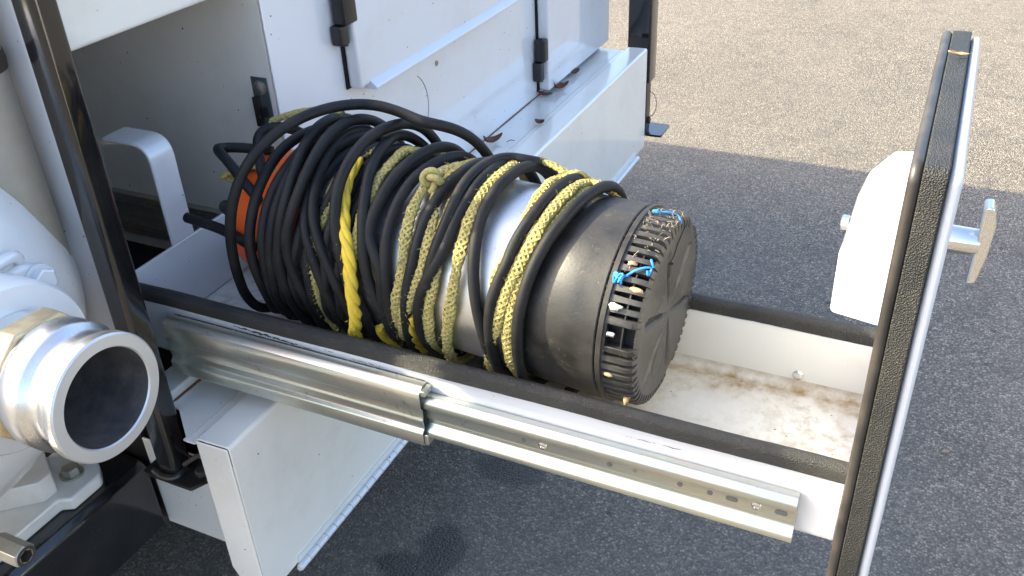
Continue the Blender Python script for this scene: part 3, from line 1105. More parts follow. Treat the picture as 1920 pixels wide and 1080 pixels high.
# ------------------------------------------------------------------ submersible pump
A0 = Vector((0.124, 0.165, 0.068))
yaw, pit = -0.035, -0.03
AX = Vector((math.cos(yaw) * math.cos(pit), math.sin(yaw) * math.cos(pit), math.sin(pit)))
E1 = Vector((0, 0, 1)).cross(AX).normalized()
E2 = AX.cross(E1)
def cyl(s, th, r):
    t_ = R(th)
    return A0 + AX * s + (-E1 * math.cos(t_) + E2 * math.sin(t_)) * r
def lat(prof, n=96):
    return MB().lathe(prof, A0, AX, -E1, E2, n)
pump = thing('submersible_pump', 'steel and black plastic submersible pump lying wrapped in its cable in the drawer', 'pump', (-0.05, 0.165, -0.06))
obj('shell', lat([(-0.47, 0.10), (-0.468, 0.127), (-0.462, 0.129), (-0.108, 0.129), (-0.102, 0.127), (-0.099, 0.1285)]), 'stainless_shell', pump)
obj('orange_head', lat([(-0.622, 0.060), (-0.620, 0.090), (-0.615, 0.097), (-0.605, 0.100), (-0.560, 0.106), (-0.545, 0.112), (-0.520, 0.112), (-0.515, 0.105), (-0.471, 0.105)]), 'orange_plastic', pump)
obj('shroud', lat([(-0.100, 0.120), (-0.0995, 0.1315), (-0.097, 0.1335), (-0.03, 0.1343), (-0.0015, 0.1350), (0.0, 0.1335), (0.0, 0.125)]), 'black_plastic', pump)
cap = obj('flange', lat([(0.0016, 0.125), (0.0016, 0.1338), (0.0030, 0.1352), (0.0085, 0.1352), (0.0095, 0.1318), (0.0120, 0.1312), (0.0125, 0.12)]), 'black_plastic', pump)
obj('strainer_core', lat([(0.0, 0.117), (0.046, 0.115), (0.047, 0.05)]), 'black_void', pump)
# strainer ribs round the cap
NR = 62
notch = (14.0, 134.0, 254.0)
rib = MB()
pr = [(0.0095, 0.1160), (0.0095, 0.1318), (0.030, 0.1320), (0.043, 0.1312), (0.0492, 0.1280), (0.0515, 0.1225), (0.0515, 0.114)]
hw0 = 0.0034
n_ = len(pr)
vs = []
for sg in (-1, 1):
    for s_, r_ in pr:
        w = hw0 * (r_ / 0.132) * (1.0 if s_ > 0.02 else 1.25)
        vs.append((s_, r_, sg * w))
fs = [(i, (i + 1) % n_, n_ + (i + 1) % n_, n_ + i) for i in range(n_)] + [tuple(range(n_ - 1, -1, -1)), tuple(range(n_, 2 * n_))]
rib.add(vs, fs)
rme = mesh('rib', rib, 'dusty_plastic', smooth=25)
for i in range(NR):
    th = 360.0 * i / NR
    if any(abs((th - q + 180) % 360 - 180) < 8.4 for q in notch):
        continue
    o = bpy.data.objects.new('rib', rme)
    put(o, pump)
    u = (-E1 * math.cos(R(th)) + E2 * math.sin(R(th)))
    w = AX.cross(u)
    Mx = Matrix(((AX.x, u.x, w.x, A0.x), (AX.y, u.y, w.y, A0.y), (AX.z, u.z, w.z, A0.z), (0, 0, 0, 1)))
    o.matrix_parent_inverse = Matrix.Translation(-pump.location)
    o.matrix_basis = Mx
obj('web_ring', lat([(0.0310, 0.1180), (0.0310, 0.1275), (0.0328, 0.1275), (0.0328, 0.1180)]), 'black_plastic', pump)
for q in notch:
    # recess cheeks and a socket screw
    for sg in (-1, 1):
        m = MB()
        th0 = q + sg * 8.3
        a = [cyl(0.0095, th0 - 1.9, 0.112), cyl(0.0095, th0 - 1.9, 0.1316), cyl(0.044, th0 - 1.9, 0.1312), cyl(0.051, th0 - 1.9, 0.123), cyl(0.051, th0 - 1.9, 0.112)]
        b = [cyl(0.0095, th0 + 1.9, 0.112), cyl(0.0095, th0 + 1.9, 0.1316), cyl(0.044, th0 + 1.9, 0.1312), cyl(0.051, th0 + 1.9, 0.123), cyl(0.051, th0 + 1.9, 0.112)]
        m.add(a + b, [(i, (i + 1) % 5, 5 + (i + 1) % 5, 5 + i) for i in range(5)] + [(4, 3, 2, 1, 0), (5, 6, 7, 8, 9)])
        obj('recess_cheek', m, 'black_plastic', pump, bevel=0.001)
    m = MB()
    u = (-E1 * math.cos(R(q)) + E2 * math.sin(R(q)))
    w = AX.cross(u)
    c0 = cyl(0.0125, q, 0.1235)
    m.lathe([(0, 0.0062), (0.0010, 0.0062), (0.0011, 0.0048), (0.0085, 0.0048), (0.0092, 0.0042), (0.0092, 0.0026), (0.0050, 0.0024)], c0, AX, u, w, 20)
    obj('socket_screw', m, 'polished_steel', pump)
# end plate with six wedge grooves and raised outlines
m = MB()
NA, NRg = 180, 30
vs, fs = [], []
for j in range(NRg + 1):
    r_ = 0.1228 * (j / NRg)
    for i in range(NA):
        th = 360.0 * i / NA
        h = 0.0512
        # wedge groove: deepest along its spine, widening outward and closing at the rim
        for q in (20, 80, 140, 200, 260, 320):
            d = (th - q + 180) % 360 - 180
            lat_d = abs(math.sin(R(d))) * r_
            if abs(d) < 60 and 0.012 < r_ < 0.102:
                wd = 0.0022 + 0.0085 * max(0, (r_ - 0.012) / 0.09) * (1 if r_ < 0.085 else max(0, (0.102 - r_) / 0.017))
                if lat_d < wd:
                    h -= 0.0125 * (1 - lat_d / wd) * min(1, (r_ - 0.010) / 0.02)
        for cq in (50, 170, 290):
            cx, cy = 0.070 * math.cos(R(cq)), 0.070 * math.sin(R(cq))
            dd = math.hypot(r_ * math.cos(R(th)) - cx, r_ * math.sin(R(th)) - cy)
            if 0.021 < dd < 0.0245:
                h += 0.0010
        if r_ > 0.114:
            h -= 0.0045 * ((r_ - 0.114) / 0.0088) ** 2
        vs.append(cyl(h, th, r_ + 1e-5))
for j in range(NRg):
    for i in range(NA):
        k = (i + 1) % NA
        fs.append((j * NA + i, j * NA + k, (j + 1) * NA + k, (j + 1) * NA + i))
m.add(vs, fs)
obj('end_plate', m, 'dusty_plastic', pump, smooth=32)
# flanged stump behind the orange head where the cable enters
obj('cable_gland', MB().lathe([(0, 0.014), (0.0, 0.018), (0.03, 0.016), (0.05, 0.0095)], cyl(-0.618, 20, 0.055), -AX, -E1, E2, 24), 'black_plastic', pump)

# ------------------------------------------------------------------ cable: one turn per mesh, laid round the pump (s along axis, angle, radius)
CABLE_TURNS = {
 's1': [(-0.5834,-47.4,0.1591), (-0.5994,-47.0,0.1486), (-0.5992,-41.6,0.1441), (-0.5895,-32.3,0.1424), (-0.5821,-24.3,0.1413), (-0.5777,-15.9,0.1410), (-0.5742,-7.4,0.1414), (-0.5713,1.1,0.1433), (-0.5681,9.4,0.1470), (-0.5631,18.1,0.1536), (-0.5596,24.4,0.1596), (-0.5544,31.9,0.1674), (-0.5479,39.6,0.1754), (-0.5410,47.2,0.1828), (-0.5324,54.8,0.1888), (-0.5200,63.4,0.1932), (-0.5093,71.0,0.1948), (-0.4984,78.5,0.1950), (-0.4872,85.9,0.1950), (-0.4754,93.2,0.1950), (-0.4610,101.5,0.1950), (-0.4512,108.7,0.1950), (-0.4359,110.5,0.1950), (-0.4150,107.9,0.1950), (-0.3938,105.1,0.1950), (-0.3726,102.1,0.1950), (-0.3481,98.6,0.1950), (-0.3274,95.2,0.1950), (-0.3068,91.7,0.1950)],
 's2': [(-0.5494,-47.9,0.1501), (-0.5433,-39.4,0.1457), (-0.5371,-29.5,0.1417), (-0.5340,-20.6,0.1410), (-0.5334,-11.8,0.1410), (-0.5358,-1.4,0.1412), (-0.5379,7.5,0.1418), (-0.5382,16.3,0.1429), (-0.5353,26.5,0.1446), (-0.5348,35.3,0.1462), (-0.5341,44.2,0.1478), (-0.5321,54.6,0.1493), (-0.5309,63.5,0.1501), (-0.5303,72.4,0.1504), (-0.5264,82.7,0.1504), (-0.5210,91.4,0.1504)],
 's2b': [(-0.5296,-47.9,0.1492), (-0.5256,-39.3,0.1458), (-0.5209,-29.3,0.1422), (-0.5176,-20.6,0.1410), (-0.5142,-10.3,0.1410), (-0.5130,-1.5,0.1412), (-0.5136,7.3,0.1418), (-0.5146,17.5,0.1429), (-0.5132,26.2,0.1442), (-0.5117,35.0,0.1457), (-0.5094,45.2,0.1473), (-0.5063,54.0,0.1484), (-0.5023,64.2,0.1492), (-0.4995,72.9,0.1495)],
 's3': [(-0.5179,-47.8,0.1525), (-0.5287,-45.8,0.1431), (-0.5227,-37.2,0.1414), (-0.5148,-29.0,0.1412), (-0.5067,-19.3,0.1410), (-0.5038,-10.7,0.1410), (-0.5024,-1.9,0.1413), (-0.5008,8.3,0.1422), (-0.4990,17.0,0.1436), (-0.4967,25.7,0.1454), (-0.4950,35.9,0.1477), (-0.4932,44.6,0.1496), (-0.4914,54.8,0.1515), (-0.4909,63.5,0.1526)],
 's4a': [(-0.4832,-47.6,0.1550), (-0.4921,-44.2,0.1479), (-0.4897,-36.4,0.1445), (-0.4858,-26.7,0.1416), (-0.4843,-18.3,0.1410), (-0.4839,-9.8,0.1411), (-0.4841,-1.3,0.1416), (-0.4824,8.5,0.1439), (-0.4805,16.8,0.1471), (-0.4786,24.8,0.1510), (-0.4758,32.5,0.1551), (-0.4734,42.0,0.1603), (-0.4725,50.4,0.1642), (-0.4746,58.7,0.1672), (-0.4795,66.9,0.1687), (-0.4852,76.5,0.1693), (-0.4895,84.8,0.1693), (-0.4935,93.2,0.1693), (-0.4964,101.6,0.1693), (-0.4948,110.2,0.1693), (-0.4814,110.6,0.1693), (-0.4616,107.0,0.1693)],
 's4b': [(-0.4540,-47.8,0.1524), (-0.4537,-39.4,0.1451), (-0.4526,-30.7,0.1413), (-0.4509,-20.5,0.1410), (-0.4527,-11.7,0.1410), (-0.4582,-3.2,0.1414), (-0.4640,6.9,0.1437), (-0.4666,15.6,0.1474), (-0.4659,24.0,0.1521), (-0.4601,31.1,0.1566), (-0.4555,39.0,0.1618), (-0.4511,49.0,0.1675), (-0.4498,57.7,0.1714), (-0.4506,66.5,0.1735), (-0.4538,76.7,0.1741), (-0.4560,85.5,0.1742), (-0.4564,94.4,0.1742), (-0.4557,103.3,0.1742), (-0.4521,110.3,0.1742), (-0.4342,108.5,0.1742), (-0.4144,103.9,0.1742)],
 's5': [(-0.3739,-28.8,0.1410), (-0.3738,-19.9,0.1410), (-0.3761,-9.6,0.1411), (-0.3828,-1.2,0.1413), (-0.3913,7.1,0.1421), (-0.4030,16.5,0.1439), (-0.4138,24.3,0.1458), (-0.4243,32.2,0.1480), (-0.4319,40.5,0.1503), (-0.4391,50.5,0.1527), (-0.4444,59.2,0.1542), (-0.4480,68.0,0.1549), (-0.4516,78.3,0.1551), (-0.4551,87.1,0.1551), (-0.4603,95.7,0.1551), (-0.4688,105.6,0.1551), (-0.4762,114.1,0.1551)],
 's6': [(-0.4023,-47.8,0.1509), (-0.4163,-46.0,0.1427), (-0.4136,-37.1,0.1404), (-0.4081,-28.4,0.1396), (-0.4055,-18.2,0.1391), (-0.4090,-9.4,0.1390), (-0.4137,-0.6,0.1393), (-0.4207,9.5,0.1403), (-0.4292,17.8,0.1418), (-0.4386,25.9,0.1435), (-0.4461,35.9,0.1459), (-0.4493,44.7,0.1479), (-0.4513,55.1,0.1498), (-0.4518,64.0,0.1509)],
 's7': [(-0.3605,-48.1,0.1456), (-0.3559,-39.8,0.1443), (-0.3513,-31.5,0.1430), (-0.3467,-21.9,0.1415), (-0.3485,-13.7,0.1410), (-0.3545,-5.5,0.1413), (-0.3607,2.6,0.1426), (-0.3649,10.8,0.1458), (-0.3709,20.1,0.1512), (-0.3768,28.0,0.1568), (-0.3824,35.9,0.1626), (-0.3864,43.8,0.1683), (-0.3892,51.9,0.1733), (-0.3907,60.2,0.1769), (-0.3904,70.1,0.1788), (-0.3902,78.6,0.1792), (-0.3899,86.6,0.1792), (-0.3887,88.4,0.1792), (-0.3867,89.4,0.1792), (-0.3837,98.7,0.1792), (-0.3770,106.3,0.1792), (-0.3613,110.9,0.1792), (-0.3430,109.7,0.1792), (-0.3249,105.0,0.1792), (-0.3037,99.3,0.1792), (-0.2852,94.6,0.1792), (-0.2665,90.0,0.1792)],
 's8': [(-0.3113,-11.8,0.1410), (-0.3185,-3.7,0.1412), (-0.3268,5.8,0.1423), (-0.3327,14.1,0.1443), (-0.3370,22.5,0.1469), (-0.3411,30.8,0.1500), (-0.3461,40.6,0.1536), (-0.3516,48.8,0.1563), (-0.3580,57.0,0.1584), (-0.3652,65.2,0.1596), (-0.3731,74.5,0.1601), (-0.3746,78.5,0.1601), (-0.3765,83.3,0.1601), (-0.3823,91.5,0.1601), (-0.3900,101.1,0.1601), (-0.3918,108.8,0.1601), (-0.3791,111.7,0.1601), (-0.3599,108.4,0.1601), (-0.3377,103.1,0.1601), (-0.3190,98.3,0.1601)],
 's9': [(-0.3155,-36.1,0.1390), (-0.3133,-27.3,0.1390), (-0.3115,-18.5,0.1390), (-0.3111,-8.2,0.1391), (-0.3109,0.7,0.1396), (-0.3099,9.5,0.1410), (-0.3099,19.6,0.1434), (-0.3200,25.8,0.1452), (-0.3352,30.7,0.1468), (-0.3378,38.5,0.1494), (-0.3353,47.2,0.1521), (-0.3328,57.4,0.1544), (-0.3305,66.2,0.1554), (-0.3275,75.0,0.1559), (-0.3232,85.2,0.1559), (-0.3194,93.9,0.1559), (-0.3155,102.6,0.1559), (-0.3099,110.5,0.1559), (-0.2946,112.3,0.1559), (-0.2719,107.6,0.1559), (-0.2541,102.0,0.1559)],
 's10': [(-0.3005,-17.6,0.1390), (-0.3017,-9.0,0.1390), (-0.3025,1.0,0.1393), (-0.3032,9.6,0.1398), (-0.3049,18.2,0.1407), (-0.3090,28.0,0.1419), (-0.3110,36.5,0.1431), (-0.3116,45.1,0.1442), (-0.3115,53.7,0.1451), (-0.3101,63.7,0.1458), (-0.3076,72.2,0.1460), (-0.3043,80.7,0.1460), (-0.2997,90.6,0.1460), (-0.2953,99.0,0.1460), (-0.2908,107.4,0.1460), (-0.2791,112.3,0.1460), (-0.2597,109.6,0.1460)],
 's11': [(-0.2907,-48.1,0.1443), (-0.2870,-39.6,0.1428), (-0.2827,-29.6,0.1410), (-0.2791,-21.0,0.1396), (-0.2764,-12.4,0.1390), (-0.2743,-3.7,0.1391), (-0.2711,6.4,0.1395), (-0.2675,15.0,0.1403), (-0.2635,23.5,0.1413), (-0.2624,32.1,0.1424), (-0.2628,42.1,0.1437), (-0.2612,50.8,0.1447), (-0.2593,59.5,0.1455), (-0.2572,69.6,0.1458), (-0.2545,78.2,0.1459), (-0.2515,86.9,0.1459), (-0.2497,95.5,0.1459), (-0.2490,105.7,0.1459), (-0.2494,114.4,0.1459)],
 's11b': [(-0.2229,54.9,0.1578), (-0.2253,65.5,0.1593), (-0.2256,74.6,0.1597), (-0.2228,85.2,0.1598), (-0.2190,95.7,0.1598), (-0.2136,106.0,0.1598), (-0.2021,111.2,0.1598), (-0.1827,106.6,0.1598)],
 's12': [(-0.2473,-48.2,0.1440), (-0.2514,-39.5,0.1421), (-0.2538,-29.4,0.1410), (-0.2542,-20.6,0.1410), (-0.2538,-11.8,0.1410), (-0.2526,-3.0,0.1412), (-0.2491,7.1,0.1421), (-0.2422,15.5,0.1434), (-0.2327,23.4,0.1451), (-0.2228,31.3,0.1470), (-0.2167,41.1,0.1493), (-0.2154,49.8,0.1512), (-0.2137,58.6,0.1526), (-0.2119,68.8,0.1535), (-0.2113,77.6,0.1536), (-0.2107,86.4,0.1536), (-0.2114,95.2,0.1536), (-0.2146,105.4,0.1536), (-0.2175,114.1,0.1536)],
 's13': [(-0.1504,-14.2,0.1390), (-0.1538,-5.5,0.1391), (-0.1578,3.2,0.1398), (-0.1633,13.3,0.1415), (-0.1683,21.8,0.1436), (-0.1725,30.4,0.1461), (-0.1766,40.5,0.1491), (-0.1801,49.2,0.1514), (-0.1823,57.9,0.1532), (-0.1823,66.7,0.1542), (-0.1813,74.9,0.1544), (-0.1815,73.8,0.1544), (-0.1823,69.4,0.1544), (-0.1820,75.3,0.1544), (-0.1801,85.6,0.1545), (-0.1781,94.4,0.1545), (-0.1756,103.1,0.1545), (-0.1690,110.4,0.1545), (-0.1553,109.8,0.1545), (-0.1368,102.6,0.1545), (-0.1222,95.8,0.1545)],
 's14': [(-0.1434,-25.3,0.1410), (-0.1433,-16.6,0.1410), (-0.1432,-6.6,0.1410), (-0.1431,2.1,0.1413), (-0.1425,10.7,0.1420), (-0.1409,19.3,0.1430), (-0.1359,29.1,0.1444), (-0.1291,37.3,0.1456), (-0.1249,42.9,0.1464), (-0.1300,40.9,0.1461), (-0.1288,45.7,0.1468), (-0.1241,54.1,0.1478), (-0.1203,62.6,0.1484), (-0.1164,72.6,0.1487), (-0.1136,81.2,0.1487), (-0.1119,89.8,0.1487), (-0.1112,98.4,0.1487), (-0.1100,108.2,0.1487), (-0.0987,114.3,0.1487)],
 's15': [(-0.1061,-32.0,0.1430), (-0.1043,-23.5,0.1430), (-0.1025,-13.6,0.1430), (-0.1018,-5.1,0.1431), (-0.1015,3.4,0.1432), (-0.1011,11.9,0.1436), (-0.0997,21.8,0.1442), (-0.0967,30.2,0.1449), (-0.0942,38.7,0.1455), (-0.0908,47.0,0.1461), (-0.0850,56.7,0.1467), (-0.0801,65.0,0.1470), (-0.0757,73.3,0.1471), (-0.0719,81.7,0.1471), (-0.0679,91.5,0.1471), (-0.0658,100.0,0.1471), (-0.0648,108.3,0.1471), (-0.0575,111.8,0.1471), (-0.0407,106.0,0.1471), (-0.0284,98.9,0.1471)]}
ROPE_TURNS = {
 'r3': [(-0.3999,76.0,0.1500), (-0.3952,67.5,0.1499), (-0.3914,57.6,0.1492), (-0.3849,49.3,0.1481), (-0.3760,41.4,0.1467), (-0.3658,32.0,0.1449), (-0.3582,23.9,0.1434), (-0.3537,15.5,0.1420), (-0.3518,5.4,0.1407), (-0.3526,-3.2,0.1402), (-0.3559,-13.3,0.1402), (-0.3603,-21.7,0.1423), (-0.3663,-29.9,0.1468), (-0.3735,-39.4,0.1523), (-0.3796,-47.5,0.1570)],
 'r4': [(-0.4210,60.0,0.1380), (-0.4219,51.1,0.1380), (-0.4217,40.7,0.1380), (-0.4228,32.0,0.1380), (-0.4282,22.1,0.1380), (-0.4290,13.2,0.1380), (-0.4280,4.2,0.1380), (-0.4276,-6.2,0.1380), (-0.4296,-15.0,0.1380), (-0.4356,-25.2,0.1380), (-0.4417,-33.8,0.1380), (-0.4407,-42.4,0.1426), (-0.4271,-47.7,0.1535)],
 'r5': [(-0.3427,97.1,0.1500), (-0.3560,95.2,0.1500), (-0.3536,85.2,0.1500), (-0.3521,74.4,0.1500), (-0.3532,63.6,0.1496), (-0.3531,52.8,0.1487)],
 'r6': [(-0.2662,99.6,0.1430), (-0.2742,91.6,0.1430), (-0.2824,82.2,0.1430), (-0.2854,73.9,0.1430), (-0.2851,65.4,0.1429), (-0.2863,56.9,0.1427), (-0.2863,47.0,0.1423), (-0.2835,38.5,0.1419), (-0.2800,30.2,0.1414), (-0.2790,20.4,0.1408), (-0.2803,11.9,0.1404), (-0.2832,3.4,0.1402), (-0.2888,-6.3,0.1400), (-0.2946,-14.5,0.1400), (-0.3010,-22.7,0.1402), (-0.3080,-30.8,0.1405), (-0.3161,-40.2,0.1409), (-0.3231,-48.3,0.1413)],
 'r6b': [(-0.2653,111.0,0.1430), (-0.2629,102.3,0.1430), (-0.2625,92.1,0.1430), (-0.2634,83.4,0.1430), (-0.2642,74.7,0.1430), (-0.2631,66.0,0.1429), (-0.2565,56.2,0.1427), (-0.2511,47.8,0.1423), (-0.2493,39.1,0.1419), (-0.2477,30.5,0.1414), (-0.2506,20.4,0.1408), (-0.2571,12.0,0.1404), (-0.2654,3.9,0.1402), (-0.2749,-5.7,0.1400), (-0.2826,-13.9,0.1400), (-0.2902,-22.2,0.1402), (-0.2978,-30.4,0.1404), (-0.3067,-40.1,0.1407), (-0.3144,-48.3,0.1409)],
 'r7': [(-0.2188,118.0,0.1466), (-0.2159,109.1,0.1463), (-0.2138,98.7,0.1461), (-0.2184,90.1,0.1460), (-0.2259,81.6,0.1460), (-0.2318,71.4,0.1460), (-0.2338,62.4,0.1457), (-0.2338,53.4,0.1452), (-0.2330,42.9,0.1442), (-0.2297,34.1,0.1432), (-0.2260,25.3,0.1422), (-0.2289,15.0,0.1411), (-0.2341,6.3,0.1405), (-0.2383,-2.6,0.1401), (-0.2418,-13.0,0.1400), (-0.2443,-22.0,0.1400)],
 'r8': [(-0.1281,113.4,0.1520), (-0.1487,116.3,0.1583), (-0.1707,117.3,0.1610), (-0.1936,116.3,0.1575), (-0.1983,110.0,0.1548), (-0.1966,101.3,0.1532), (-0.1958,92.6,0.1522), (-0.1967,83.5,0.1520), (-0.1967,77.4,0.1520), (-0.1969,69.0,0.1519), (-0.1970,60.2,0.1513), (-0.1969,51.4,0.1501), (-0.1972,41.2,0.1480), (-0.1970,32.5,0.1460), (-0.1971,23.8,0.1440), (-0.1986,15.1,0.1422), (-0.2008,4.9,0.1408), (-0.2050,-3.7,0.1402), (-0.2102,-12.3,0.1400), (-0.2158,-20.8,0.1401), (-0.2213,-30.8,0.1417), (-0.2252,-39.4,0.1442), (-0.2291,-48.0,0.1467)],
 'r9': [(-0.1088,117.7,0.1534), (-0.1308,115.2,0.1459), (-0.1368,108.1,0.1414), (-0.1333,98.0,0.1410), (-0.1300,87.8,0.1410), (-0.1279,77.5,0.1410), (-0.1269,68.6,0.1410), (-0.1272,58.3,0.1409)],
 'r10': [(-0.0666,108.7,0.1460), (-0.0822,114.4,0.1467), (-0.0923,113.1,0.1466), (-0.0962,103.4,0.1461), (-0.0969,94.7,0.1460), (-0.0977,85.9,0.1460), (-0.0986,75.7,0.1460), (-0.0999,66.9,0.1459), (-0.1029,58.2,0.1455), (-0.1074,49.6,0.1449), (-0.1129,41.4,0.1440), (-0.1190,31.8,0.1429), (-0.1237,23.2,0.1419), (-0.1271,14.6,0.1411), (-0.1324,4.6,0.1404), (-0.1387,-3.9,0.1401), (-0.1452,-12.3,0.1400), (-0.1506,-20.8,0.1404), (-0.1546,-29.4,0.1412), (-0.1589,-39.5,0.1423), (-0.1627,-48.2,0.1432)],
 'r11': [(-0.0851,81.3,0.1390), (-0.0877,72.6,0.1390), (-0.0910,62.5,0.1390), (-0.0950,54.0,0.1390), (-0.1012,44.1,0.1390), (-0.1046,38.7,0.1390), (-0.1064,35.6,0.1390), (-0.1113,26.3,0.1390), (-0.1140,17.7,0.1390), (-0.1157,7.5,0.1390), (-0.1179,-1.1,0.1390), (-0.1189,-11.3,0.1390), (-0.1183,-20.0,0.1390)]}

CR = 0.0079
def lay(seq):
    return [cyl(*q) for q in seq]
def keep_in(p, rad):
    """cables stay inside the tray below its rim and above its floor"""
    p = Vector(p)
    if p.z < 0.024 + rad:
        k = min(1.0, (0.024 + rad - p.z) / 0.02)
        lo, hi = 0.0195 + rad, DY - 0.006 - rad
        y_ = min(max(p.y, lo), hi)
        p.y += (y_ - p.y) * k
    p.z = max(p.z, -0.0955 + rad)
    return p
def back_way(A, B, shell=0.139, mx=0.0022):
    """the unseen way from the top of one turn round the back and underneath to the start of the next:
    s and radius run on smoothly from the slopes at both ends"""
    s0, t0, r0 = A[-1]
    s1, t1, r1 = B[0]
    t1 += 360
    k = min(3, len(A) - 1)
    m0 = (A[-1][0] - A[-1 - k][0]) / max(6.0, A[-1][1] - A[-1 - k][1])
    q0 = (A[-1][2] - A[-1 - k][2]) / max(6.0, A[-1][1] - A[-1 - k][1])
    k = min(3, len(B) - 1)
    m1 = (B[k][0] - B[0][0]) / max(6.0, B[k][1] - B[0][1])
    lim = lambda v, a: max(-a, min(a, v))
    m0, m1, q0 = lim(m0, mx), lim(m1, 0.0022), lim(q0, 0.001)
    D = t1 - t0
    n = max(5, int(D / 8))
    out = []
    for i in range(1, n):
        u = i / n
        e = u * u * (3 - 2 * u)
        a, z = D * u, D * (1 - u)
        s_ = s0 + (s1 - s0) * e + m0 * a * math.exp(-a / 18) - m1 * z * math.exp(-z / 22)
        r_ = r0 + (r1 - r0) * e + q0 * a * math.exp(-a / 20)
        r_ += (0.142 - r_) * math.sin(math.pi * u) ** 2 * 0.8
        out.append((s_, t0 + D * u, max(r_, shell)))
    return out
def relax(P, k=4):
    for _ in range(k):
        P = [P[0]] + [P[i] * 0.5 + (P[i - 1] + P[i + 1]) * 0.25 for i in range(1, len(P) - 1)] + [P[-1]]
    return P
cable = thing('power_cable', 'long black rubber power cable coiled in many loops around the pump', 'cable', (-0.2, 0.165, -0.09))
order = ['s1', 's2', 's2b', 's3', 's4a', 's4b', 's5', 's6', 's7', 's8', 's9', 's10', 's11', 's12', 's13', 's14', 's15']
for i, k in enumerate(order):
    seq = [tuple(q) for q in CABLE_TURNS[k]]
    cut = next((j for j, q in enumerate(seq) if q[1] > 93 and (k != 's1' or j > len(seq) - 3)), len(seq) - 1)
    seq = seq[:cut + 1]
    last = i + 1 == len(order)
    nxt = [tuple(q) for q in CABLE_TURNS[order[i + 1]]] if not last else [(-0.060, -62, 0.144), (-0.062, -40, 0.144)]
    if i == 0:
        seq = [(-0.586, -95, 0.150), (-0.586, -70, 0.155)] + seq
    if k == 's1':
        e_ = seq[-1]
        seq = seq + [(e_[0] + 0.026, e_[1] + 11, 0.186), (e_[0] + 0.045, e_[1] + 24, 0.172), (e_[0] + 0.052, e_[1] + 42, 0.158)]
    full = seq + back_way(seq, nxt) + [(nxt[0][0], nxt[0][1] + 360, nxt[0][2])]
    pts = [keep_in(p, CR) for p in relax(catmull(lay(full), 0.010), 10)]
    rg = random.Random(i)
    rr = [CR * (1 + 0.012 * math.sin(j * 0.35 + i)) for j in range(len(pts))]
    obj('turn', MB().tube(pts, rr, 14), 'cable_rubber', cable, smooth=60)
# an arch that springs over the shell between two turns
seq = [tuple(q) for q in CABLE_TURNS['s11b']]
seq = [(-0.238, 15, 0.143), (-0.232, 35, 0.149)] + seq + back_way(seq, [(-0.19, -60, 0.145), (-0.19, -40, 0.145)]) + [(-0.19, 300, 0.145)]
obj('turn', MB().tube([keep_in(p, CR) for p in relax(catmull(lay(seq), 0.010), 10)], CR, 14), 'cable_rubber', cable, smooth=60)
# further inner turns lying between the traced ones, close to the shell
rg = random.Random(5)
for i in range(7):
    s0 = -0.515 + i * 0.026
    seq = [(s0 + rg.uniform(-.004, .004) + 0.018 * math.sin(R(t_)), t_, 0.1375 + 0.0015 * math.sin(R(t_ * 2 + i * 50))) for t_ in range(-75, 290, 16)]
    obj('turn', MB().tube([keep_in(p, CR) for p in catmull(lay(seq), 0.012)], CR, 10), 'cable_rubber', cable, smooth=60)
# loops and the cut end at the far left of the bundle
for nm, P in (('cable_loop', [(-0.43, 0.10, 0.150), (-0.463, 0.108, 0.176), (-0.497, 0.120, 0.198), (-0.526, 0.135, 0.206), (-0.535, 0.155, 0.200), (-0.515, 0.175, 0.195), (-0.47, 0.19, 0.19)]),
              ('cable_loop', [(-0.44, 0.125, 0.175), (-0.462, 0.15, 0.205), (-0.474, 0.172, 0.222), (-0.466, 0.192, 0.228), (-0.44, 0.21, 0.222), (-0.41, 0.225, 0.20)]),
              ('cable_end', [(-0.575, 0.088, 0.105), (-0.545, 0.083, 0.106), (-0.50, 0.078, 0.104), (-0.46, 0.072, 0.098), (-0.43, 0.068, 0.09)])):
    pts = catmull(P, 0.008)
    obj(nm, MB().tube(pts, CR if nm == 'cable_loop' else 0.0082, 14), 'cable_rubber', cable, smooth=60)

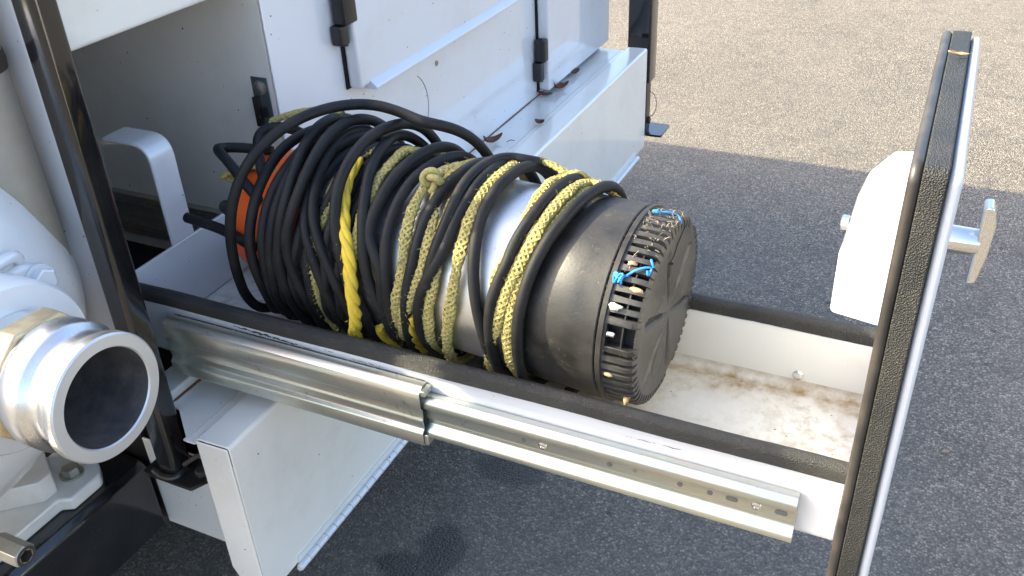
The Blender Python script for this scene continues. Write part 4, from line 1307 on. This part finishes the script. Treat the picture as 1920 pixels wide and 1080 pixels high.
# ------------------------------------------------------------------ ropes
def braid(pts, half=0.0060, thick=0.0024, sr=0.0026, lay_len=0.036, centre=None, nstr=8, twist=False, rs=None, sides=5):
    """a flattened tubular plait lying on the surface (half the strands each way round), or a laid twist"""
    m = MB()
    P = [Vector(p) for p in pts]
    n = len(P)
    L = 0.0
    fr = []
    for i in range(n):
        T = (P[min(i + 1, n - 1)] - P[max(i - 1, 0)]).normalized()
        if centre is not None:
            axp = A0 + AX * (P[i] - A0).dot(AX)
            N = (P[i] - axp).normalized()
        else:
            N = Vector((0, 0, 1))
        N = (N - T * N.dot(T))
        N = N.normalized() if N.length > 1e-5 else T.orthogonal().normalized()
        B = T.cross(N)
        if i:
            L += (P[i] - P[i - 1]).length
        fr.append((P[i], N, B, L))
    if twist:
        for k in range(3):
            line = []
            for i, (p, N, B, l) in enumerate(fr):
                ph = 2 * math.pi * (l / lay_len + k / 3)
                q = 1.0 if rs is None else rs[i] / sr
                q *= 1 + 0.10 * math.sin(l * 120 + k * 2) + 0.07 * math.sin(l * 260 + k)
                line.append(p + (B * math.cos(ph) + N * math.sin(ph)) * half * q + B * 0.0008 * math.sin(l * 70))
            m.tube(line, sr if rs is None else rs, 8)
        return m
    for off, rr0 in ((-0.52, 0.0022), (0.0, 0.0025), (0.52, 0.0022)):
        m.tube([p + B * half * off for p, N, B, l in fr[::3]], rr0, 6)
    h = nstr // 2
    for sg in (1, -1):
        for k in range(h):
            line = []
            for p, N, B, l in fr:
                ph = sg * 2 * math.pi * l / lay_len + 2 * math.pi * k / h
                wv = 1 + 0.09 * sg * math.cos(h * 2 * math.pi * l / lay_len + (math.pi * k))
                wob = 1 + 0.13 * math.sin(l * 61) + 0.10 * math.sin(l * 143 + 2)
                wob2 = wob * (1 + 0.12 * math.sin(l * 97 + k * 2.1 + sg) + 0.08 * math.sin(l * 233 + k * 4.7))
                line.append(p + (B * half * wob2 * math.cos(ph) + N * thick * math.sin(ph)) * wv + B * 0.0012 * math.sin(l * 38))
            m.tube(line, sr, sides)
    return m
rope = thing('braided_rope', 'dirty olive yellow braided rope wound over the pump between the cable turns', 'rope', (-0.15, 0.165, -0.09))
chain = ['r4', 'r6', 'r6b', 'r7', 'r8', 'r11', 'r10']
for i, k in enumerate(chain):
    seq = [tuple(q) for q in reversed(ROPE_TURNS[k])]
    if seq[0][1] > seq[-1][1]:
        seq.reverse()
    if i + 1 < len(chain):
        nx = [tuple(q) for q in ROPE_TURNS[chain[i + 1]]]
        if nx[0][1] > nx[-1][1]:
            nx.reverse()
        seq = seq + back_way(seq, nx) + [(nx[0][0], nx[0][1] + 360, nx[0][2])]
    else:
        seq = seq + [(seq[-1][0], t_, 0.144) for t_ in (150, 190, 230, 265)]
    pts = [keep_in(p, 0.006) for p in relax(catmull(lay(seq), 0.0035), 25)]
    obj('rope_turn', braid(pts, centre=True, sides=5), 'olive_rope', rope, smooth=70)
for k, ext in (('r5', [(-0.356, 30, 0.146), (-0.36, 5, 0.143)]), ('r9', [(-0.14, 25, 0.139), (-0.15, -15, 0.139)])):
    seq = [tuple(q) for q in ROPE_TURNS[k]]
    first = (seq[0][0] + 0.004, seq[0][1] + 40, seq[0][2])
    pts = catmull(lay([first] + seq + ext), 0.0035)
    obj('rope_turn', braid(pts, centre=True), 'olive_rope', rope, smooth=70)
# knot on the third turn
kc = cyl(-0.276, 72, 0.151)
m = MB()
u, v_, w = AX, E2, E1
line = []
for i in range(120):
    a = 2 * math.pi * i / 120 * 2
    rr_ = 0.0100 + 0.0042 * math.cos(1.5 * a)
    line.append(kc + (u * math.cos(a) + v_ * math.sin(a)) * rr_ - w * (0.006 * math.sin(1.5 * a)))
m.tube(line + [line[0]], 0.0052, 8)
obj('knot', m, 'olive_rope', rope, smooth=70)
# bits at the left end of the bundle
for P in ([(-0.475, 0.205, 0.232), (-0.455, 0.212, 0.240), (-0.425, 0.220, 0.249), (-0.39, 0.226, 0.254), (-0.36, 0.232, 0.250)],
          [(-0.495, 0.150, 0.150), (-0.517, 0.135, 0.160), (-0.512, 0.128, 0.172), (-0.492, 0.132, 0.182), (-0.465, 0.15, 0.186)],
          [(-0.48, 0.14, 0.186), (-0.455, 0.145, 0.186), (-0.43, 0.15, 0.18)],
          [(-0.40, 0.07, 0.145), (-0.385, 0.085, 0.16), (-0.36, 0.10, 0.17)]):
    obj('rope_turn', braid(catmull(P, 0.003)), 'olive_rope', rope, smooth=70)
# loose fibres along the rope
m = MB()
rg = random.Random(8)
for k in chain:
    seq = ROPE_TURNS[k]
    for i in range(150):
        a = seq[rg.randrange(len(seq))]
        p = cyl(a[0] + rg.uniform(-.006, .006), a[1] + rg.uniform(-5, 5), a[2] + 0.004)
        d = Vector((rg.uniform(-1, 1), rg.uniform(-1, .3), rg.uniform(-.8, .8))).normalized()
        q = p + d * rg.uniform(0.002, 0.008)
        m.tube([p, (p + q) / 2 + Vector((rg.uniform(-.001, .001), 0, rg.uniform(-.001, .001))), q], 0.00028, 3, caps=False)
fo = obj('loose_fibres', m, 'olive_rope', rope, smooth=None)
fo['kind'] = 'stuff'
m = MB()
for i in range(130):
    a = ROPE_TURNS['r3'][rg.randrange(3, len(ROPE_TURNS['r3']))]
    p = cyl(a[0] + rg.uniform(-.006, .006), a[1] + rg.uniform(-5, 5), a[2] + 0.016)
    d = Vector((rg.uniform(-1, 1), rg.uniform(-1, .3), rg.uniform(-1, .4))).normalized()
    m.tube([p, p + d * 0.002 + Vector((0, 0, -.0006)), p + d * rg.uniform(0.003, 0.006)], 0.0003, 3, caps=False)
yf = m
# bright, newer end that hangs loose
ye = thing('yellow_rope', 'bright yellow twisted rope with its loose end hanging against the drawer edge', 'rope', (-0.27, 0.04, 0.02))
seq = [(q[0], q[1], q[2] + 0.010 * min(1, j / 5)) for j, q in enumerate(ROPE_TURNS['r3'])]
pts = catmull(lay(seq), 0.003)
n_ = len(pts)
rs = [0.0046 * (0.75 + 0.45 * min(1, i / (n_ * 0.5))) * (1 if i < n_ - 6 else 0.75) for i in range(n_)]
obj('rope_strands', braid(pts, half=0.0036, sr=0.0046, centre=True, twist=True, lay_len=0.085, rs=rs), 'yellow_rope', ye, smooth=70)
pts = catmull(lay([(-0.268, -8, 0.136), (-0.275, -22, 0.137), (-0.280, -38, 0.139), (-0.279, -52, 0.143)]), 0.003)
obj('rope_strands', braid(pts, half=0.0034, sr=0.0044, centre=True, twist=True, lay_len=0.085), 'yellow_rope', ye, smooth=70)
pts = catmull(lay([(-0.335, -30, 0.138), (-0.333, -40, 0.144), (-0.323, -50, 0.150)]), 0.003)
obj('rope_strands', braid(pts, half=0.0034, sr=0.0044, centre=True, twist=True, lay_len=0.085), 'yellow_rope', ye, smooth=70)

yf_o = obj('loose_fibres', yf, 'yellow_rope', ye, smooth=None)
yf_o['kind'] = 'stuff'

# ------------------------------------------------------------------ white pump casing on the frame at the left
wp = thing('casing_pump', 'white painted pump casing bolted to the black frame beam at the left edge', 'pump', (-0.75, -0.32, -0.30))
AXC = Vector((-0.345, -0.297, 0.105))      # centre of the fitting's face, axis along x
X_, Y_, Z_ = Vector((1, 0, 0)), Vector((0, 1, 0)), Vector((0, 0, 1))
m = MB()
prof = []
for i in range(0, 19):
    a = R(90 * i / 18)
    prof.append((-0.95 + 0.30 * math.cos(a) ** 0.75 if i < 18 else -0.95, 0.262 * math.sin(a)))
prof = [(s - AXC.x * 0, r_) for s, r_ in prof]
m.lathe([(s, max(r_, 0.0)) for s, r_ in reversed(prof)] if False else [(-0.95, 0.20), (-0.95, 0.295), (-0.80, 0.300), (-0.74, 0.298), (-0.69, 0.287), (-0.645, 0.262), (-0.605, 0.228), (-0.578, 0.190), (-0.560, 0.14), (-0.550, 0.08), (-0.546, 0.0)], (0, -0.33, 0.10), X_, Y_, Z_, 72)
obj('casing', m, 'cast_white_paint', wp, smooth=60)
m = MB()
m.lathe([(-0.30, 0.098), (-0.255, 0.095), (-0.205, 0.092), (-0.200, 0.105), (-0.196, 0.1085), (-0.150, 0.1085), (-0.144, 0.104), (-0.143, 0.080)], AXC, X_, Y_, Z_, 72)
obj('outlet_flange', m, 'cast_white_paint', wp)
# cover lug with a painted bolt above the outlet
m = MB()
m.prism(fillet([(-0.50, 0.090), (-0.185, 0.115), (-0.160, 0.160), (-0.205, 0.188), (-0.50, 0.205)], 0.014), 'x', -0.60, -0.553)
lug = obj('cover_lug', m, 'cast_white_paint', wp, bevel=0.008, seg=4)
m = MB()
m.lathe([(0, 0.0215), (0.0028, 0.0215), (0.003, 0.020)], (-0.553, -0.1945, 0.159), X_, Y_, Z_, 32)
m.hexa((-0.550, -0.1945, 0.159), X_, 0.0175, 0.0135)
obj('painted_bolt', m, 'white_paint_clean', lug, smooth=25)
m = MB()
m.tube(catmull([(-0.556, -0.42, 0.190), (-0.552, -0.33, 0.200), (-0.552, -0.25, 0.206), (-0.556, -0.215, 0.203), (-0.562, -0.205, 0.192)], 0.008), 0.008, 10)
obj('cover_rim', m, 'white_paint_clean', lug, smooth=60)
# foot of the casing with its bolt
m = MB()
ft = fillet([(-0.79, -0.10), (-0.695, -0.115), (-0.672, -0.135), (-0.672, -0.195), (-0.690, -0.205), (-0.690, -0.33), (-0.79, -0.36)], [0.01, 0.012, 0.016, 0.006, 0.006, 0.01, 0.01], 4)
m.prism(ft, 'z', -0.2995, -0.275)
foot = obj('mounting_foot', m, 'white_paint_dirty', wp, bevel=0.005, seg=3)
m = MB()
m.prism(fillet([(-0.80, -0.3), (-0.705, -0.215), (-0.705, -0.19), (-0.80, -0.13)], 0.01), 'z', -0.275, -0.235)
obj('foot_gusset', m, 'white_paint_dirty', foot, bevel=0.008, seg=3)
m = MB()
m.lathe([(0, 0.019), (0.003, 0.019)], (-0.716, -0.152, -0.2748), Z_, X_, Y_, 28)
m.hexa((-0.716, -0.152, -0.2718), Z_, 0.0145, 0.012, up=Vector((1, 0.3, 0)))
obj('foot_bolt', m, 'weathered_steel', foot, smooth=25)
m = MB()
m.prism(fillet([(-0.74, -0.29), (-0.675, -0.06), (-0.665, 0.10), (-0.74, 0.10)], 0.02), 'y', -0.52, -0.36)
# tan air filter canister far left behind the casing
tf = thing('tan_canister', 'tan grey canister behind the white casing at the far left edge', 'canister', (-0.645, -0.128, 0.2))
m = MB()
m.lathe([(0, 0.03), (0.0, 0.040), (0.01, 0.045), (0.40, 0.045), (0.41, 0.040), (0.41, 0.03)], (-0.645, -0.128, 0.12), Z_, X_, Y_, 40)
obj('canister_body', m, 'tan_housing', tf)
m = MB()
m.lathe([(0, 0.0458), (0.012, 0.0470), (0.024, 0.0458)], (-0.645, -0.128, 0.40), Z_, X_, Y_, 40)
obj('clamp_band', m, 'flake_brown', tf)

# ------------------------------------------------------------------ cam-lock fitting
cf = thing('hose_fitting', 'shiny aluminium cam lock hose fitting with open dark bore pointing at the drawer', 'fitting', (AXC.x - 0.1, AXC.y, AXC.z))
m = MB()
m.lathe([(-0.0020, 0.0600), (0.0, 0.0615), (0.0, 0.0750), (-0.0022, 0.0772)], AXC, X_, Y_, Z_, 96, caps=(False, False))
obj('face_ring', m, 'aluminium_face', cf)
m = MB()
m.lathe([(-0.0022, 0.0772), (-0.0135, 0.0772), (-0.0175, 0.0752), (-0.0205, 0.0725), (-0.0290, 0.0690), (-0.0380, 0.0690), (-0.0455, 0.0715), (-0.0520, 0.0770), (-0.0560, 0.0788), (-0.0800, 0.0788), (-0.0830, 0.0775), (-0.0835, 0.0755), (-0.086, 0.0755), (-0.087, 0.072)], AXC, X_, Y_, Z_, 96, caps=(False, False))
obj('barrel', m, 'cast_aluminium', cf, smooth=30)
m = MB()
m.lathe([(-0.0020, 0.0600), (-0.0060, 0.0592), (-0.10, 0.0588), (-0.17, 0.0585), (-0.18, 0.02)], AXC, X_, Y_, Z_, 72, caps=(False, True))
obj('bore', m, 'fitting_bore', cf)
m = MB()
m.lathe([(-0.0872, 0.0700), (-0.0875, 0.0795), (-0.0900, 0.0830), (-0.1180, 0.0830), (-0.1210, 0.0795), (-0.1215, 0.07)], AXC, X_, Y_ * math.cos(0.3) + Z_ * math.sin(0.3), Z_ * math.cos(0.3) - Y_ * math.sin(0.3), 8, caps=(False, False))
obj('hex_collar', m, 'tarnished_brass', cf, smooth=22, bevel=0.002)
m = MB()
m.lathe([(-0.1216, 0.0740), (-0.1425, 0.0740)], AXC, X_, Y_, Z_, 64, caps=(False, False))
obj('threads', m, 'polished_steel', cf)

# hex drain nipple low at the left
hn = thing('hex_nipple', 'small metal hexagon pipe nipple with open end in the lower left corner', 'pipe fitting', (-0.65, -0.325, -0.24))
m = MB()
c_ = Vector((-0.605, -0.3245, -0.2415))
m.lathe([(0, 0.0105), (0, 0.0165), (-0.0025, 0.0185), (-0.060, 0.0185), (-0.062, 0.0165), (-0.062, 0.012)], c_, X_, Y_ * 0.92 + Z_ * 0.38, Z_ * 0.92 - Y_ * 0.38, 6, caps=(False, True))
obj('hex_body', m, 'weathered_steel', hn, smooth=20, bevel=0.0008)
m = MB()
m.lathe([(0.0004, 0.0155), (0.0012, 0.0145), (0.0006, 0.0110), (-0.004, 0.0095), (-0.03, 0.0095), (-0.031, 0.001)], c_, X_, Y_, Z_, 28, caps=(False, True))
obj('threaded_bore', m, 'flake_brown', hn)
m = MB()
m.lathe([(-0.062, 0.0125), (-0.16, 0.0125)], c_, X_, Y_, Z_, 24)
obj('pipe', m, 'black_dusty_paint', hn)

# ------------------------------------------------------------------ leaves, twine and grit
def leaf_mesh(L, W, curl, seed, mat):
    rg = random.Random(seed)
    m = MB()
    n = 9
    vs, fs = [], []
    for i in range(n + 1):
        u = i / n
        wd = W * math.sin(math.pi * min(0.98, 0.04 + 0.93 * u)) ** 0.8 * (1 + rg.uniform(-.12, .12))
        a = curl * (u - 0.5)
        xx = L * (math.sin(a) / curl if abs(curl) > 0.01 else u - 0.5)
        zz = L * ((1 - math.cos(a)) / curl if abs(curl) > 0.01 else 0)
        for k in (-1, -0.45, 0, 0.45, 1):
            vs.append((xx + rg.uniform(-.0006, .0006), k * wd * (1 - 0.25 * abs(k)), zz + 0.62 * abs(k) ** 1.6 * wd + rg.uniform(-.0004, .0004)))
    for i in range(n):
        for k in range(4):
            fs.append((i * 5 + k, i * 5 + k + 1, (i + 1) * 5 + k + 1, (i + 1) * 5 + k))
    m.add(vs, fs)
    mo = mesh('leaf', m, mat, smooth=60)
    return mo
def leaf(name, label, loc, rot, L, W, curl, seed, mat, group=None):
    o = bpy.data.objects.new(name, leaf_mesh(L, W, curl, seed, mat))
    COL.objects.link(o)
    o.location = loc
    o.rotation_euler = rot
    md = o.modifiers.new('thick', 'SOLIDIFY')
    md.thickness = 0.0005
    return tag(o, label, 'leaf', group)
G_ = 'curled brown leaves on the side box ledge'
leaf('dry_leaf', 'curled rusty brown leaf on the ledge just behind the cable coils', (-0.538, 1.05, LZ + 0.006), (0.3, 0.2, 1.25), 0.085, 0.014, 2.4, 1, 'dead_leaf', G_)
leaf('dry_leaf', 'small hooked brown leaf alone against the raised rim of the ledge', (-0.474, 1.205, LZ + 0.0065), (0.5, 0.1, 0.5), 0.045, 0.009, 3.6, 2, 'dead_leaf', G_)
leaf('dry_leaf', 'largest crumpled brown leaf beneath the black hinge corner of the far door', (-0.528, 1.455, LZ + 0.007), (0.2, 0.3, 1.0), 0.085, 0.017, 2.8, 3, 'dead_leaf', G_)
leaf('dry_leaf', 'brown leaf lying flat at the near corner below the far door', (-0.545, 1.40, LZ + 0.004), (-0.2, 0.1, 0.2), 0.055, 0.012, 1.6, 4, 'dead_leaf', G_)
leaf('dry_leaf', 'farthest brown leaf tucked under the far door edge', (-0.532, 1.585, LZ + 0.0065), (0.3, 0.2, 1.3), 0.055, 0.013, 2.6, 5, 'dead_leaf', G_)
leaf('tan_leaf', 'small tan leaf on the top edge of the drawer front', (0.4555, 0.255, PZ1 + 0.0022), (0.05, 0.15, 0.35), 0.026, 0.005, 1.2, 6, 'tan_leaf')
for i, (px_, py_, lab) in enumerate(((0.345, 2.14, 'tiny orange leaf fragment on the sunlit asphalt by the drawer front'), (0.62, 1.02, 'tiny tan leaf fragment on the shaded asphalt at lower right'))):
    leaf('leaf_fragment', lab, (px_, py_, GZ + 0.004), (0.1, 0.2, 0.7 * i), 0.022, 0.006, 1.0, 10 + i, 'dead_leaf' if i == 0 else 'tan_leaf')
m = MB()
m.tube(catmull([(-0.505, 1.075, LZ + 0.002), (-0.490, 1.068, LZ + 0.012), (-0.476, 1.058, LZ + 0.016)], 0.004), 0.0011, 5)
tag(obj('twig', m, 'dead_leaf'), 'thin dark twig leaning on the ledge rim behind the cable', 'twig')

def twine(label, seqs, seed):
    rg = random.Random(seed)
    m = MB()
    for sq in seqs:
        m.tube(catmull([cyl(*q) for q in sq], 0.0015), 0.0015, 6)
    return tag(obj('blue_twine', m, 'blue_twine', smooth=60), label, 'twine')
def snarl(s, th, r, n, amp, seed):
    rg = random.Random(seed)
    return [(s + rg.uniform(-1, 1) * amp, th + rg.uniform(-1, 1) * amp * 430, r + rg.uniform(0, 1) * amp * 0.7) for _ in range(n)]
twine('bright blue twine snarled in the strainer slots halfway up the pump cap', [snarl(0.013, 45, 0.134, 26, 0.0065, 3) + [(0.020, 47, 0.1345), (0.030, 51, 0.136), (0.040, 54, 0.1345), (0.047, 55, 0.131), (0.046, 51, 0.131), (0.044, 53, 0.134)],
      [(0.043, 60, 0.131), (0.046, 58, 0.133), (0.049, 56, 0.130)]], 1)
twine('blue twine caught along the top edge of the pump cap', [snarl(0.018, 98, 0.134, 10, 0.004, 9) + [(0.024, 99, 0.1345), (0.031, 101, 0.1345), (0.040, 104, 0.132), (0.047, 103, 0.128), (0.051, 100, 0.124)]], 2)
m = MB()
sq = [(0.0530, 108, 0.118), (0.0536, 100, 0.108), (0.0536, 92, 0.098), (0.0540, 84, 0.090)] + snarl(0.0540, 78, 0.086, 14, 0.003, 4)
m.tube(catmull([cyl(*q) for q in sq], 0.002), 0.0008, 5)
tag(obj('black_thread', m, 'black_void', smooth=60), 'dark tangled thread lying on the end plate of the pump', 'thread')

def debris(name, label, cat, s, th, r, size, seed, mat):
    rg = random.Random(seed)
    c = cyl(s, th, r)
    b = bmesh.new()
    bmesh.ops.create_icosphere(b, subdivisions=2, radius=1.0)
    for v in b.verts:
        k = 1 + rg.uniform(-.35, .35)
        v.co = Vector((v.co.x * size[0] * k, v.co.y * size[1] * k, v.co.z * size[2] * k))
    me = bpy.data.meshes.new(name)
    b.to_mesh(me); b.free()
    me.materials.append(MATS[mat])
    me.polygons.foreach_set('use_smooth', [True] * len(me.polygons))
    o = bpy.data.objects.new(name, me)
    COL.objects.link(o)
    o.location = c
    u = (-E1 * math.cos(R(th)) + E2 * math.sin(R(th)))
    w = AX.cross(u)
    o.rotation_euler = Matrix(((AX.x, w.x, u.x), (AX.y, w.y, u.y), (AX.z, w.z, u.z))).to_euler()
    return tag(o, label, cat)
debris('grit_clump', 'tan leaf crumb above the blue twine in the pump strainer', 'leaf crumb', 0.023, 55, 0.1330, (0.006, 0.005, 0.003), 1, 'tan_leaf')
debris('grit_clump', 'tan bark sliver just below the blue twine in the pump strainer', 'bark sliver', 0.038, 41.5, 0.1320, (0.009, 0.0035, 0.003), 2, 'tan_leaf')
debris('pale_scrap', 'pale whitish scrap stuck in the strainer just above the socket screw', 'scrap', 0.019, 30.5, 0.1340, (0.0075, 0.0055, 0.005), 3, 'white_paint_dirty')
debris('grit_clump', 'reddish leaf crumb low in the strainer below the socket screw', 'leaf crumb', 0.019, -11, 0.133, (0.006, 0.003, 0.002), 4, 'tan_leaf')
debris('grit_clump', 'pink tan leaf scrap at the bottom of the strainer', 'leaf scrap', 0.040, -31, 0.131, (0.004, 0.010, 0.0015), 5, 'tan_leaf')
m = MB()
rg = random.Random(21)
for i in range(90):
    th = rg.gauss(84, 14)
    s_ = rg.uniform(0.012, 0.050)
    p = cyl(s_, th, 0.1325 - (0.004 if s_ > 0.045 else 0))
    d = AX * rg.uniform(-1, 1) + E1 * rg.uniform(-1, 1) + E2 * rg.uniform(-.6, .9)
    m.tube([p, p + d * 0.003 + E2 * 0.001, p + d * rg.uniform(0.004, 0.009)], 0.0005, 3)
for i in range(110):
    th = rg.uniform(-60, 120)
    s_ = rg.choice((0.0, 0.001, 0.012, 0.05, 0.048))
    p = cyl(s_, th, 0.1335 if s_ < 0.02 else 0.126)
    q = rg.uniform(0.0005, 0.0014)
    m.add([p + Vector((q, 0, 0)), p + Vector((-q, q, 0)), p + Vector((0, -q, q)), p + Vector((0, 0, -q))], [(0, 1, 2), (0, 2, 3), (0, 3, 1), (1, 3, 2)])
db = tag(obj('plant_litter', m, 'grey_litter', smooth=None), 'dry roots and grit clogging the upper strainer slots of the pump', 'litter')
db['kind'] = 'stuff'
